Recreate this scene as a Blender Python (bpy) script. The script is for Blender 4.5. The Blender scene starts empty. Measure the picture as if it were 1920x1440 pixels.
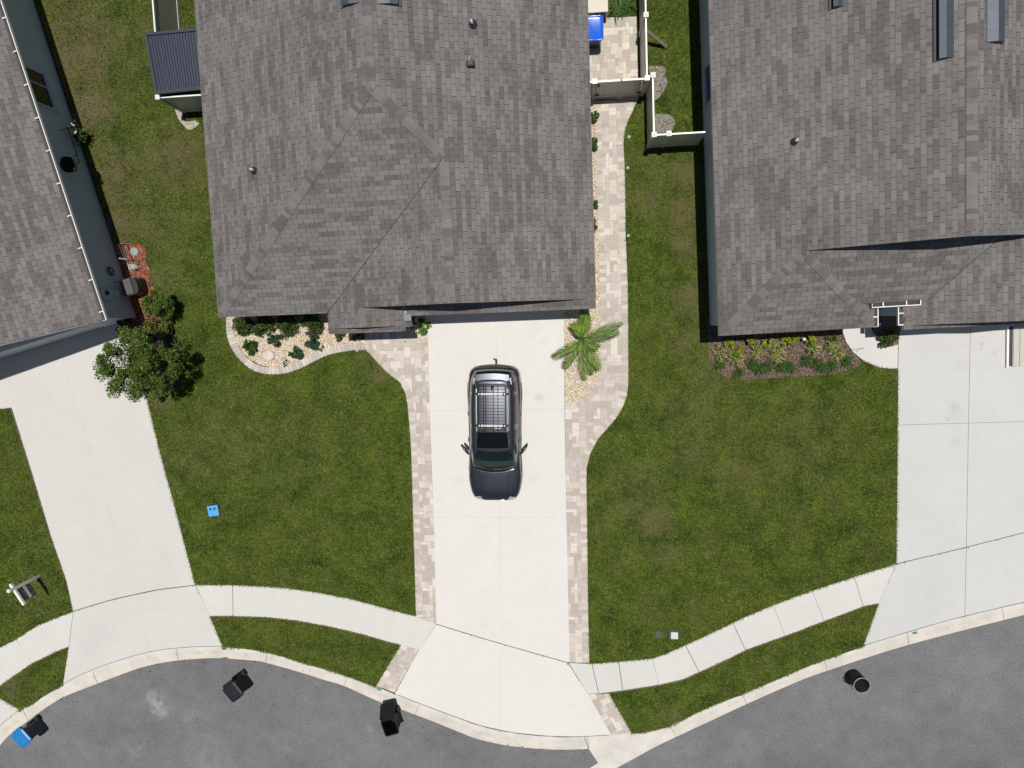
import bpy, bmesh, math, random
import numpy as np
from mathutils import Vector, Matrix
from mathutils.geometry import tessellate_polygon
R = math.radians
rng = np.random.default_rng(7)
random.seed(7)

# ------------------------------------------------------------------ camera, sky, sun, exposure
scene = bpy.context.scene
CAM_H = 27.0
FPX = 1331.0                      # focal length of the drone camera in photo pixels (1920 wide)
NADIR = (1060.0, 590.0)           # photo pixel straight below the drone
ROLL = 2.2
_Z = -Vector(((NADIR[0]-960)/FPX, -(NADIR[1]-720)/FPX, -1.0)).normalized()
_x0 = Vector((math.cos(R(ROLL)), math.sin(R(ROLL)), 0))
_X = (_x0 - _Z*_x0.dot(_Z)).normalized()
_Y = _Z.cross(_X)
CAMROT = Matrix((_X, _Y, _Z))     # camera axes -> world axes
def P(u, v, h=0.0):
    """ground-plan position of what the photo shows at pixel (u, v), given its real height h"""
    w = CAMROT @ Vector(((u-960)/FPX, -(v-720)/FPX, -1.0))
    k = (CAM_H-h)/(-w.z)
    return (w.x*k, w.y*k)
def PP(pts, h=0.0):
    return [P(u, v, h) for u, v in pts]
cam_data = bpy.data.cameras.new('camera')
cam = bpy.data.objects.new('camera', cam_data)
scene.collection.objects.link(cam)
cam.matrix_world = Matrix.Translation((0, 0, CAM_H)) @ CAMROT.to_4x4()
cam_data.sensor_fit = 'HORIZONTAL'
cam_data.sensor_width = 36.0
cam_data.lens = 36.0*FPX/1920.0
cam_data.clip_end = 2000
scene.camera = cam

SUN_T = Vector((-0.05, -0.125, -1.0)).normalized()
sun_el = math.asin(-SUN_T.z); sun_az = math.atan2(-SUN_T.x, -SUN_T.y)
world = bpy.data.worlds.new('World'); scene.world = world
world.use_nodes = True
wn = world.node_tree
sky = wn.nodes.new('ShaderNodeTexSky'); sky.sky_type = 'NISHITA'; sky.sun_disc = False
sky.sun_elevation = sun_el; sky.sun_rotation = sun_az
sky.air_density = 1.0; sky.dust_density = 0.6; sky.ozone_density = 1.0
bg = wn.nodes['Background']; bg.inputs[1].default_value = 0.042
wn.links.new(sky.outputs[0], bg.inputs[0])
sd = bpy.data.lights.new('sun', 'SUN'); sd.energy = 4.05; sd.angle = R(0.53); sd.color = (1.0, 0.965, 0.91)
sun = bpy.data.objects.new('sun', sd); scene.collection.objects.link(sun)
sun.rotation_euler = SUN_T.to_track_quat('-Z', 'Y').to_euler(); sun.location = (0, 0, 40)
scene.view_settings.view_transform = 'Standard'; scene.view_settings.look = 'None'
scene.view_settings.exposure = 0.0; scene.view_settings.gamma = 1.0
scene.render.engine = 'CYCLES'
scene.render.resolution_x = 1024; scene.render.resolution_y = 768

# ------------------------------------------------------------------ object helpers
def tag(o, label=None, cat=None, group=None, kind=None):
    if label: o['label'] = label
    if cat: o['category'] = cat
    if group: o['group'] = group
    if kind: o['kind'] = kind
    return o
def empty(name, loc=(0, 0, 0), rz=0, label=None, cat=None, group=None):
    o = bpy.data.objects.new(name, None); scene.collection.objects.link(o)
    o.location = loc; o.rotation_euler = (0, 0, rz); o.empty_display_size = 0.2
    return tag(o, label, cat, group)
def copy_tree(o, parent=None):
    c = o.copy(); scene.collection.objects.link(c); c.parent = parent
    for ch in list(o.children): copy_tree(ch, c)
    return c

class MB:
    """collects geometry for ONE mesh object"""
    def __init__(s):
        s.v = []; s.f = []; s.m = []; s.uv = {}; s.c = {}; s.sm = set()
    def face(s, pts, m=0, uv=None, col=None, smooth=False):
        i = len(s.v); s.v.extend([tuple(p) for p in pts]); k = len(s.f)
        s.f.append(tuple(range(i, i+len(pts)))); s.m.append(m)
        if uv: s.uv[k] = uv
        if col is not None: s.c[k] = col
        if smooth: s.sm.add(k)
    def mesh(s, verts, faces, m=0, smooth=False, col=None):
        i = len(s.v); s.v.extend([tuple(p) for p in verts])
        for f in faces:
            if smooth: s.sm.add(len(s.f))
            if col is not None: s.c[len(s.f)] = col
            s.f.append(tuple(j+i for j in f)); s.m.append(m)
        return s
    def poly(s, pts, z, m=0, skirt=None, col=None):
        p3 = [(p[0], p[1], z) for p in pts]
        a = sum(pts[i][0]*pts[(i+1) % len(pts)][1]-pts[(i+1) % len(pts)][0]*pts[i][1] for i in range(len(pts)))
        if a < 0: p3.reverse()
        tri = tessellate_polygon([[Vector(p) for p in p3]])
        out = []
        for t in tri:
            A, B, C_ = [Vector(p3[j]) for j in t]
            out.append(t if (B-A).cross(C_-A).z > 0 else (t[0], t[2], t[1]))
        s.mesh(p3, out, m, col=col)
        if skirt is not None:
            n = len(p3)
            for j in range(n):
                a_, b_ = p3[j], p3[(j+1) % n]
                s.face([a_, (a_[0], a_[1], z-skirt), (b_[0], b_[1], z-skirt), b_], m, col=col)
        return s
    def box(s, c, size, rz=0, m=0, bev=0.0, rx=0, ry=0, col=None):
        hx, hy, hz = size[0]/2, size[1]/2, size[2]/2
        M = Matrix.Translation(c) @ Matrix.Rotation(rz, 4, 'Z') @ Matrix.Rotation(ry, 4, 'Y') @ Matrix.Rotation(rx, 4, 'X')
        if bev <= 0:
            vs = [(x, y, z) for x in (-hx, hx) for y in (-hy, hy) for z in (-hz, hz)]
            fs = [(0, 1, 3, 2), (4, 6, 7, 5), (0, 4, 5, 1), (2, 3, 7, 6), (0, 2, 6, 4), (1, 5, 7, 3)]
            return s.mesh([M @ Vector(v) for v in vs], fs, m, col=col)
        bm = bmesh.new(); bmesh.ops.create_cube(bm, size=1)
        bmesh.ops.scale(bm, vec=size, verts=bm.verts)
        bmesh.ops.bevel(bm, geom=bm.edges[:], offset=bev, segments=2, affect='EDGES', profile=0.5)
        bm.verts.ensure_lookup_table()
        s.mesh([M @ v.co for v in bm.verts], [[v.index for v in f.verts] for f in bm.faces], m, smooth=False, col=col)
        bm.free(); return s
    def bar(s, a, b, w, h=None, m=0):
        a = Vector(a); b = Vector(b); h = h or w
        d = (b-a); L = d.length; d.normalize()
        q = d.to_track_quat('Y', 'Z').to_matrix().to_4x4()
        M = Matrix.Translation((a+b)/2) @ q
        hx, hy, hz = w/2, L/2, h/2
        vs = [M @ Vector((x, y, z)) for x in (-hx, hx) for y in (-hy, hy) for z in (-hz, hz)]
        return s.mesh(vs, [(0, 1, 3, 2), (4, 6, 7, 5), (0, 4, 5, 1), (2, 3, 7, 6), (0, 2, 6, 4), (1, 5, 7, 3)], m)
    def tube(s, pts, r, n=8, m=0, closed=False, caps=True):
        pts = [Vector(p) for p in pts]; N = len(pts)
        rr = r if isinstance(r, (list, tuple)) else [r]*N
        vs = []; up = Vector((0, 0, 1))
        for i, p in enumerate(pts):
            if closed: d = pts[(i+1) % N]-pts[i-1]
            else: d = pts[min(i+1, N-1)]-pts[max(i-1, 0)]
            d.normalize()
            a = d.cross(up)
            if a.length < 0.05: a = d.cross(Vector((1, 0, 0)))
            a.normalize(); b = a.cross(d)
            for k in range(n):
                t = 2*math.pi*k/n
                vs.append(p+(a*math.cos(t)+b*math.sin(t))*rr[i])
        fs = []
        for i in range(N if closed else N-1):
            j = (i+1) % N
            for k in range(n):
                l = (k+1) % n
                fs.append((i*n+k, i*n+l, j*n+l, j*n+k))
        if caps and not closed:
            fs.append(tuple(range(n-1, -1, -1))); fs.append(tuple(range((N-1)*n, N*n)))
        return s.mesh(vs, fs, m, smooth=True)
    def lathe(s, prof, c=(0, 0, 0), n=24, m=0, axis='Z'):
        vs = []
        for r, z in prof:
            for k in range(n):
                t = 2*math.pi*k/n
                p = (r*math.cos(t), r*math.sin(t), z)
                if axis == 'X': p = (p[2], p[0], p[1])
                if axis == 'Y': p = (p[0], p[2], p[1])
                vs.append((p[0]+c[0], p[1]+c[1], p[2]+c[2]))
        fs = []
        for i in range(len(prof)-1):
            for k in range(n):
                l = (k+1) % n
                fs.append((i*n+k, i*n+l, (i+1)*n+l, (i+1)*n+k))
        return s.mesh(vs, fs, m, smooth=True)
    def build(s, name, mats, parent=None, label=None, cat=None, group=None, kind=None, bevel=0, auto=False):
        me = bpy.data.meshes.new(name)
        me.from_pydata(s.v, [], s.f)
        if not isinstance(mats, (list, tuple)): mats = [mats]
        for mm in mats: me.materials.append(mm)
        me.polygons.foreach_set('material_index', s.m)
        if s.sm:
            me.polygons.foreach_set('use_smooth', [k in s.sm for k in range(len(s.f))])
        if s.uv:
            L = me.uv_layers.new(name='UVMap')
            for k, u in s.uv.items():
                st = me.polygons[k].loop_start
                for j, q in enumerate(u): L.data[st+j].uv = q
        if s.c:
            A = me.attributes.new('tone', 'FLOAT', 'FACE')
            vals = [0.5]*len(s.f)
            for k, q in s.c.items(): vals[k] = q
            A.data.foreach_set('value', vals)
        me.validate(); me.update()
        o = bpy.data.objects.new(name, me); scene.collection.objects.link(o)
        if parent: o.parent = parent
        if bevel:
            b = o.modifiers.new('bevel', 'BEVEL'); b.width = bevel; b.segments = 2; b.limit_method = 'ANGLE'
        return tag(o, label, cat, group, kind)

def fast_mesh(name, verts, faces_flat, nper, mat, tone=None, smooth=False):
    """big numpy mesh: all faces have nper corners"""
    me = bpy.data.meshes.new(name)
    nf = len(faces_flat)//nper
    me.vertices.add(len(verts)); me.vertices.foreach_set('co', np.asarray(verts, dtype=np.float32).ravel())
    me.loops.add(nf*nper); me.loops.foreach_set('vertex_index', np.asarray(faces_flat, dtype=np.int32))
    me.polygons.add(nf); me.polygons.foreach_set('loop_start', np.arange(0, nf*nper, nper, dtype=np.int32))
    if smooth: me.polygons.foreach_set('use_smooth', np.ones(nf, dtype=bool))
    if tone is not None:
        A = me.attributes.new('tone', 'FLOAT', 'FACE'); A.data.foreach_set('value', np.asarray(tone, dtype=np.float32))
    me.materials.append(mat); me.update(calc_edges=True); me.validate()
    o = bpy.data.objects.new(name, me); scene.collection.objects.link(o)
    return o

def inside(px, py, poly):
    r = np.zeros(len(px), bool); n = len(poly); j = n-1
    for i in range(n):
        xi, yi = poly[i]; xj, yj = poly[j]
        c = ((yi > py) != (yj > py)) & (px < (xj-xi)*(py-yi)/((yj-yi) or 1e-9)+xi)
        r ^= c; j = i
    return r
def resample(pts, step):
    pts = [Vector((p[0], p[1])) for p in pts]
    out = [pts[0].copy()]; acc = 0
    for a, b in zip(pts, pts[1:]):
        L = (b-a).length
        if L < 1e-6: continue
        t = step-acc
        while t <= L:
            out.append(a+(b-a)*(t/L)); t += step
        acc = L-(t-step)
    return out
def smooth_line(pts, n=6):
    """Catmull-Rom through the points"""
    P_ = [Vector((p[0], p[1])) for p in pts]; out = []
    for i in range(len(P_)-1):
        a = P_[max(i-1, 0)]; b = P_[i]; c = P_[i+1]; d = P_[min(i+2, len(P_)-1)]
        for k in range(n):
            t = k/n
            out.append(0.5*((2*b)+(c-a)*t+(2*a-5*b+4*c-d)*t*t+(3*b-a-3*c+d)*t**3))
    out.append(P_[-1]); return [(p.x, p.y) for p in out]

# ------------------------------------------------------------------ material helpers
class NT:
    def __init__(s, name):
        s.mat = bpy.data.materials.new(name); s.mat.use_nodes = True
        s.t = s.mat.node_tree; s.n = s.t.nodes; s.b = s.n['Principled BSDF']
    def link(s, a, b): s.t.links.new(a, b)
    def node(s, kind, **kw):
        n = s.n.new(kind)
        for k, v in kw.items(): setattr(n, k, v)
        return n
    def inp(s, sock, v):
        if isinstance(v, bpy.types.NodeSocket): s.link(v, sock)
        elif v is not None: sock.default_value = v
    def math(s, op, a, b=None, c=None, clamp=False):
        n = s.node('ShaderNodeMath', operation=op, use_clamp=clamp)
        s.inp(n.inputs[0], a); s.inp(n.inputs[1], b)
        if c is not None: s.inp(n.inputs[2], c)
        return n.outputs[0]
    def coord(s, which='Object'):
        return s.node('ShaderNodeTexCoord').outputs[which]
    def noise(s, vec, scale, detail=3, rough=0.5, out='Fac', dist=0.0):
        n = s.node('ShaderNodeTexNoise'); s.link(vec, n.inputs['Vector'])
        n.inputs['Scale'].default_value = scale; n.inputs['Detail'].default_value = detail
        n.inputs['Roughness'].default_value = rough; n.inputs['Distortion'].default_value = dist
        return n.outputs[out]
    def ramp(s, fac, stops):
        n = s.node('ShaderNodeValToRGB'); s.link(fac, n.inputs[0]); e = n.color_ramp.elements
        while len(e) < len(stops): e.new(0.5)
        for i, (p, c) in enumerate(stops):
            e[i].position = p; e[i].color = (c, c, c, 1) if isinstance(c, (int, float)) else (*c, 1)
        return n.outputs[0]
    def mix(s, fac, a, b, mode='MIX'):
        n = s.node('ShaderNodeMix', data_type='RGBA', blend_type=mode)
        s.inp(n.inputs[0], fac)
        for k, v in ((6, a), (7, b)):
            if isinstance(v, bpy.types.NodeSocket): s.link(v, n.inputs[k])
            else: n.inputs[k].default_value = (*v, 1) if len(v) == 3 else v
        return n.outputs[2]
    def sep(s, vec):
        n = s.node('ShaderNodeSeparateXYZ'); s.link(vec, n.inputs[0]); return n.outputs
    def comb(s, x, y, z=0.0):
        n = s.node('ShaderNodeCombineXYZ'); s.inp(n.inputs[0], x); s.inp(n.inputs[1], y); s.inp(n.inputs[2], z)
        return n.outputs[0]
    def scalev(s, vec, sc):
        n = s.node('ShaderNodeVectorMath', operation='MULTIPLY'); s.link(vec, n.inputs[0]); n.inputs[1].default_value = sc
        return n.outputs[0]
    def white(s, vec):
        n = s.node('ShaderNodeTexWhiteNoise', noise_dimensions='3D'); s.link(vec, n.inputs[0]); return n.outputs[0]
    def attr(s, name='tone'):
        return s.node('ShaderNodeAttribute', attribute_name=name).outputs['Fac']
    def blob(s, vec, c, r, soft=0.5):
        n = s.node('ShaderNodeVectorMath', operation='DISTANCE'); s.link(vec, n.inputs[0]); n.inputs[1].default_value = (c[0], c[1], 0)
        m = s.node('ShaderNodeMapRange', interpolation_type='SMOOTHSTEP'); s.link(n.outputs['Value'], m.inputs[0])
        m.inputs[1].default_value = r; m.inputs[2].default_value = r*soft*0.2; m.inputs[3].default_value = 0; m.inputs[4].default_value = 1
        return m.outputs[0]
    def bump(s, h, strength=0.3, dist=0.01):
        n = s.node('ShaderNodeBump'); s.link(h, n.inputs['Height']); n.inputs['Strength'].default_value = strength
        n.inputs['Distance'].default_value = dist; s.link(n.outputs[0], s.b.inputs['Normal'])
    def done(s, col=None, rough=0.8, metal=0.0, spec=None, coat=None, trans=None):
        if col is not None:
            if isinstance(col, bpy.types.NodeSocket): s.link(col, s.b.inputs['Base Color'])
            else: s.b.inputs['Base Color'].default_value = (*col, 1)
        s.inp(s.b.inputs['Roughness'], rough); s.b.inputs['Metallic'].default_value = metal
        if spec is not None: s.b.inputs['Specular IOR Level'].default_value = spec
        if coat is not None:
            s.b.inputs['Coat Weight'].default_value = coat; s.b.inputs['Coat Roughness'].default_value = 0.03
        return s.mat

def plain(name, col, rough=0.5, metal=0.0, var=0.12, scale=6.0, coat=None, spec=None):
    """simple painted/plastic/metal surface with slight dirt variation"""
    t = NT(name); c = t.coord()
    n = t.noise(c, scale, 5, 0.6)
    k = t.ramp(n, [(0.3, 1-var), (0.7, 1.0)])
    return t.done(t.mix(1.0, col, k, 'MULTIPLY'), rough, metal, spec, coat)
# ------------------------------------------------------------------ materials of the setting
def m_shingle(name, uvbased=True):
    t = NT(name)
    if uvbased:
        uv = t.node('ShaderNodeUVMap', uv_map='UVMap').outputs[0]
        s = t.sep(uv); u, v = s[0], s[1]
        row = t.math('FLOOR', t.math('DIVIDE', v, 0.155))
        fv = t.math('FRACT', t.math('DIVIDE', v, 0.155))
        off = t.math('MULTIPLY', row, 0.5)
        jit = t.math('MULTIPLY', t.white(t.comb(row, 3.3, 0)), 0.12)
        uu = t.math('ADD', t.math('ADD', t.math('DIVIDE', u, 0.36), off), jit)
        col = t.math('FLOOR', uu); fu = t.math('FRACT', uu)
        r1 = t.white(t.comb(col, row, 0))
        # factory blends run over two or three tabs of a course
        r2 = t.white(t.comb(t.math('FLOOR', t.math('MULTIPLY', t.math('ADD', uu, t.math('MULTIPLY', t.white(t.comb(row, 9, 0)), 5)), 0.4)), row, 5))
        r3 = t.white(t.comb(col, row, 8))
        slot = t.math('LESS_THAN', fu, 0.045)
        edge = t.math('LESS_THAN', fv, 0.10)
    else:
        a = t.attr('tone'); r1 = a; r2 = t.math('FRACT', t.math('MULTIPLY', a, 17.3)); r3 = t.math('FRACT', t.math('MULTIPLY', a, 7.7))
        slot = None; edge = None
    o = t.coord('Object')
    big = t.noise(o, 0.55, 3, 0.6)
    mid = t.noise(o, 2.6, 2, 0.5)
    grain = t.noise(o, 60, 2, 0.7)
    base = t.mix(t.ramp(r1, [(0, 0), (1, 1)]), (0.162, 0.151, 0.143), (0.210, 0.197, 0.187))
    sel = t.math('ADD', r2, t.math('MULTIPLY', t.math('SUBTRACT', mid, 0.5), 1.1))
    dark = t.ramp(sel, [(0.24, 1), (0.40, 0)])
    base = t.mix(t.math('MULTIPLY', dark, 0.55), base, (0.098, 0.089, 0.084))
    lite = t.ramp(r3, [(0.80, 0), (0.84, 1)])
    base = t.mix(t.math('MULTIPLY', lite, 0.30), base, (0.22, 0.204, 0.192))
    warm = t.math('MULTIPLY', t.ramp(t.noise(o, 1.1, 2), [(0.60, 0), (0.68, 1)]), t.ramp(r3, [(0.35, 0.45), (0.5, 0)]))
    base = t.mix(warm, base, (0.155, 0.115, 0.108))
    base = t.mix(1.0, base, t.ramp(big, [(0.32, 0.86), (0.68, 1.05)]), 'MULTIPLY')
    base = t.mix(1.0, base, t.ramp(grain, [(0.2, 0.78), (0.8, 1.2)]), 'MULTIPLY')
    if slot is not None:
        base = t.mix(t.math('MULTIPLY', slot, 0.85), base, (0.035, 0.032, 0.03))
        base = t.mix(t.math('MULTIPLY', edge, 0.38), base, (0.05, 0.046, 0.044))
        hgt = t.math('SUBTRACT', t.math('SUBTRACT', t.math('MULTIPLY', fv, -0.5), slot), t.math('MULTIPLY', grain, 0.25))
        t.bump(hgt, 0.35, 0.008)
    return t.done(base, 0.93, spec=0.15)
M_SH = m_shingle('shingle'); M_CAP = m_shingle('cap_shingle', False)

def m_grass(name, blade=False):
    t = NT(name)
    g = t.node('ShaderNodeNewGeometry').outputs['Position']
    flat = t.scalev(g, (1, 1, 0))
    n0 = t.noise(flat, 0.22, 3, 0.55); n1 = t.noise(flat, 1.1, 4, 0.62); n2 = t.noise(flat, 5.5, 4, 0.7); n3 = t.noise(flat, 26, 3, 0.75); n4 = t.noise(flat, 11, 3, 0.8); n5 = t.noise(flat, 3.2, 3, 0.6)
    k = t.math('ADD', t.math('MULTIPLY', n1, 0.6), t.math('MULTIPLY', n2, 0.4))
    c = t.mix(t.ramp(k, [(0.38, 0), (0.59, 1)]), (0.041, 0.072, 0.010), (0.114, 0.156, 0.023))
    c = t.mix(t.math('MULTIPLY', t.ramp(n0, [(0.45, 0), (0.7, 1)]), 0.5), c, (0.120, 0.138, 0.026))
    c = t.mix(1.0, c, t.ramp(n4, [(0.28, 0.50), (0.50, 0.95), (0.72, 1.55)]), 'MULTIPLY')
    c = t.mix(1.0, c, t.ramp(n5, [(0.3, 0.82), (0.7, 1.18)]), 'MULTIPLY')
    # dry and thin places
    dry = None
    for (u, v, r, a) in ((140, 90, 2.2, .95), (215, 330, 1.5, .9), (160, 205, 1.6, 1.0), (215, 420, 1.1, 1.0), (290, 60, 1.4, .5), (330, 300, 1.6, .7), (300, 420, 1.8, .35), (315, 520, 1.2, .35),
                         (1230, 985, .8, .60), (1240, 1040, .7, .45), (1190, 930, 1.5, .35), (1290, 400, 1.0, .75), (1285, 460, .8, .6), (1290, 330, .8, .6), (1295, 560, .8, .7), (1285, 640, .7, .5), (1380, 890, .9, .4), (1290, 850, .9, .4), (1225, 380, .35, .7), (1290, 780, 1.6, .22), (1500, 830, 2.2, .22), (1340, 690, 1.0, .45),
                         (712, 700, .5, .8), (700, 690, .8, .35), (560, 830, 1.6, .22), (440, 830, 2.0, .25), (295, 750, .7, .7), (20, 1290, .5, .85), (60, 1120, 1.2, .3),
                         (1230, 300, .6, .5), (1260, 1345, .7, .3), (1210, 360, 1.3, .3), (1118, 1310, .3, .6), (350, 850, 1.0, .3), (200, 130, 2.5, .3)):
        b = t.math('MULTIPLY', t.blob(flat, P(u, v, 0), r*1.35, 0.3), a)
        dry = b if dry is None else t.math('MAXIMUM', dry, b)
    dry = t.math('MULTIPLY', dry, t.ramp(t.math('ADD', t.math('MULTIPLY', n1, .5), t.math('MULTIPLY', n2, .5)), [(0.36, 0.1), (0.58, 1.25)]))
    gen = t.math('MULTIPLY', t.ramp(t.noise(flat, 0.9, 4, 0.7), [(0.52, 0), (0.70, 1)]), 0.25)
    dry = t.math('MAXIMUM', dry, gen, clamp=True)
    if blade:
        a = t.attr('tone')
        c = t.mix(t.ramp(a, [(0.55, 0), (1, 0.8)]), c, (0.165, 0.215, 0.045))
        c = t.mix(t.math('LESS_THAN', a, 0.05), c, (0.26, 0.23, 0.12))
        c = t.mix(t.math('MULTIPLY', dry, 0.9), c, t.mix(a, (0.12, 0.115, 0.030), (0.25, 0.22, 0.105)))
        t.b.inputs['Subsurface Weight'].default_value = 0.0
        return t.done(c, 0.6, spec=0.25)
    c = t.mix(1.0, c, t.ramp(n3, [(0.25, 0.35), (0.75, 1.15)]), 'MULTIPLY')
    c = t.mix(dry, c, t.mix(n3, (0.07, 0.06, 0.025), (0.19, 0.155, 0.085)))
    t.bump(n3, 0.9, 0.04)
    return t.done(c, 0.95, spec=0.1)
M_LAWN = m_grass('lawn_ground'); M_BLADE = m_grass('grass_blade', True)

def m_concrete(name, base=(0.65, 0.630, 0.592), stains=(), warm=0.0):
    t = NT(name); o = t.coord('Object')
    a = t.noise(o, 0.35, 4, 0.6); b = t.noise(o, 2.5, 5, 0.65); c = t.noise(t.scalev(o, (1, 5, 1)), 7, 4, 0.7); d = t.noise(o, 70, 2, 0.6)
    col = t.mix(1.0, base, t.ramp(a, [(0.3, 0.965), (0.7, 1.02)]), 'MULTIPLY')
    col = t.mix(1.0, col, t.ramp(b, [(0.25, 0.965), (0.55, 1.01)]), 'MULTIPLY')
    col = t.mix(1.0, col, t.ramp(c, [(0.3, 0.97), (0.7, 1.02)]), 'MULTIPLY')
    col = t.mix(1.0, col, t.ramp(d, [(0.2, 0.95), (0.8, 1.03)]), 'MULTIPLY')
    for (u, v, r, amt) in stains:
        bl = t.math('MULTIPLY', t.blob(o, P(u, v, 0), r, 0.1), t.ramp(t.noise(o, 9/max(r, .2), 4, .7), [(0.42, 0.25), (0.62, 1)]))
        col = t.mix(t.math('MULTIPLY', bl, amt), col, (0.27, 0.26, 0.25))
    t.bump(d, 0.12, 0.004)
    return t.done(col, 0.88, spec=0.25)
M_JOINT = plain('joint', (0.17, 0.155, 0.14), 0.95)
M_JFAINT = plain('fine_joint', (0.53, 0.51, 0.48), 0.95)
M_CONC = m_concrete('concrete_driveway', stains=[(860, 900, .35, .12), (1000, 900, .35, .12), (935, 1040, .5, .08), (985, 1120, .4, .07), (1020, 560, .3, .2), (900, 1290, 1.0, .07), (930, 700, .18, .15), (1010, 745, .26, .55), (1000, 612, .5, .12), (1018, 642, .25, .18), (830, 800, .8, .06), (1040, 700, .6, .06)])
M_CONC0 = m_concrete('concrete_left_drive', (0.565, 0.55, 0.52), [(185, 1190, 1.2, .14), (170, 1220, .8, .16), (310, 1045, .5, .12)])
M_CONC3 = m_concrete('concrete_right_drive', (0.545, 0.54, 0.52), [(1790, 775, .5, .28), (1788, 760, .28, .35), (1776, 786, .14, .5), (1790, 830, .4, .2), (1840, 645, .12, .7), (1838, 655, .1, .5), (1865, 660, .15, .3), (1720, 650, .7, .10), (1805, 685, .4, .15), (1700, 780, .7, .14), (1750, 1100, 1.5, .08)])
M_WALK = m_concrete('concrete_walk', (0.585, 0.57, 0.54))

def m_curb():
    t = NT('concrete_curb'); o = t.coord('Object')
    a = t.noise(o, 1.2, 5, 0.65); d = t.noise(o, 60, 2, 0.6)
    tone = t.attr('tone')     # 0 back edge .. 1 asphalt edge
    col = t.mix(t.ramp(tone, [(0.4, 0), (0.6, 1)]), (0.61, 0.58, 0.525), (0.645, 0.595, 0.52))
    col = t.mix(1.0, col, t.ramp(a, [(0.3, 0.84), (0.62, 1.04)]), 'MULTIPLY')
    st = t.math('MULTIPLY', t.ramp(t.math('ABSOLUTE', t.math('SUBTRACT', tone, 0.5)), [(0.02, 1), (0.10, 0)]), t.ramp(t.noise(o, 1.6, 4, .7), [(0.52, 0), (0.66, 1)]))
    col = t.mix(t.math('MULTIPLY', st, 0.55), col, (0.20, 0.185, 0.165))
    col = t.mix(1.0, col, t.ramp(d, [(0.2, 0.93), (0.8, 1.05)]), 'MULTIPLY')
    t.bump(d, 0.15, 0.004)
    return t.done(col, 0.9, spec=0.2)
M_CURB = m_curb()

def m_asphalt():
    t = NT('asphalt'); o = t.coord('Object')
    a = t.noise(o, 0.25, 5, 0.6); b = t.noise(o, 1.6, 5, 0.65); d = t.noise(o, 14, 4, 0.85); e = t.noise(o, 45, 2, 0.8)
    col = t.mix(t.ramp(a, [(0.3, 0), (0.7, 1)]), (0.130, 0.130, 0.135), (0.178, 0.177, 0.183))
    col = t.mix(1.0, col, t.ramp(b, [(0.3, 0.88), (0.7, 1.08)]), 'MULTIPLY')
    col = t.mix(1.0, col, t.ramp(d, [(0.3, 0.72), (0.7, 1.30)]), 'MULTIPLY')
    col = t.mix(1.0, col, t.ramp(e, [(0.25, 0.68), (0.75, 1.34)]), 'MULTIPLY')
    vor = t.node('ShaderNodeTexVoronoi'); vor.inputs['Scale'].default_value = 1.7; t.link(o, vor.inputs['Vector'])
    col = t.mix(t.math('MULTIPLY', t.math('LESS_THAN', vor.outputs['Distance'], 0.045), 0.8), col, (0.045, 0.045, 0.048))
    vor2 = t.node('ShaderNodeTexVoronoi'); vor2.inputs['Scale'].default_value = 2.3; t.link(o, vor2.inputs['Vector'])
    col = t.mix(t.math('MULTIPLY', t.math('LESS_THAN', vor2.outputs['Distance'], 0.035), 0.7), col, (0.36, 0.35, 0.34))
    for (u, v, r, amt) in ((295, 1322, .75, .95), (283, 1308, .35, .95), (305, 1335, .35, .95), (400, 1425, 1.2, .35), (250, 1400, .9, .3), (520, 1395, 1.0, .25), (940, 1418, .12, .9), (936, 1430, .1, .9), (990, 1414, .08, .9), (1390, 1400, 1.1, .22), (1700, 1330, 1.3, .2), (360, 1350, 1.0, .22), (200, 1407, .17, .9), (694, 1368, .24, .9), (648, 1378, .10, .9), (676, 1350, .10, .9), (700, 1355, .12, .9), (585, 1285, .10, .6), (706, 1322, .12, .7),
                             (1880, 1260, .11, 1.0), (830, 1413, .4, .25), (880, 1388, .4, .2), (1280, 1420, .8, .22), (1540, 1310, .3, .3), (1260, 1390, .3, .3), (1160, 1420, 1.0, .1)):
        bl = t.math('MULTIPLY', t.blob(o, P(u, v, -.12), r*1.3, 0.1), t.ramp(t.noise(o, 2.2/r, 5, .7), [(0.40, 0.0), (0.62, 1)]))
        if amt >= 1: bl = t.blob(o, P(u, v, -.12), r, 3)
        col = t.mix(t.math('MULTIPLY', bl, amt), col, (0.30, 0.295, 0.28) if amt < 1 else (0.62, 0.6, 0.57))
    t.bump(e, 0.35, 0.006)
    return t.done(col, 0.92, spec=0.2)
M_ASPH = m_asphalt()

def m_paver():
    t = NT('paver_stone'); o = t.coord('Object'); a = t.attr('tone')
    r2 = t.math('FRACT', t.math('MULTIPLY', a, 13.7)); r3 = t.math('FRACT', t.math('MULTIPLY', a, 47.1))
    sx = t.noise(t.scalev(o, (3, 26, 1)), 1.0, 3, 0.6); sy = t.noise(t.scalev(o, (26, 3, 1)), 1.0, 3, 0.6)
    streak = t.mix(t.math('GREATER_THAN', r3, 0.5), sx, sy)
    col = t.mix(t.ramp(a, [(0.1, 0), (0.9, 1)]), (0.45, 0.395, 0.345), (0.67, 0.61, 0.535))
    col = t.mix(t.ramp(r2, [(0.55, 0), (0.9, 0.75)]), col, (0.46, 0.415, 0.385))
    col = t.mix(1.0, col, t.ramp(streak, [(0.3, 0.86), (0.68, 1.06)]), 'MULTIPLY')
    col = t.mix(1.0, col, t.ramp(t.noise(o, 45, 3, .7), [(0.25, 0.88), (0.75, 1.08)]), 'MULTIPLY')
    return t.done(col, 0.88, spec=0.2)
M_PAVE = m_paver()
M_GROUT = plain('paver_sand', (0.38, 0.33, 0.29), 0.95)

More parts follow.
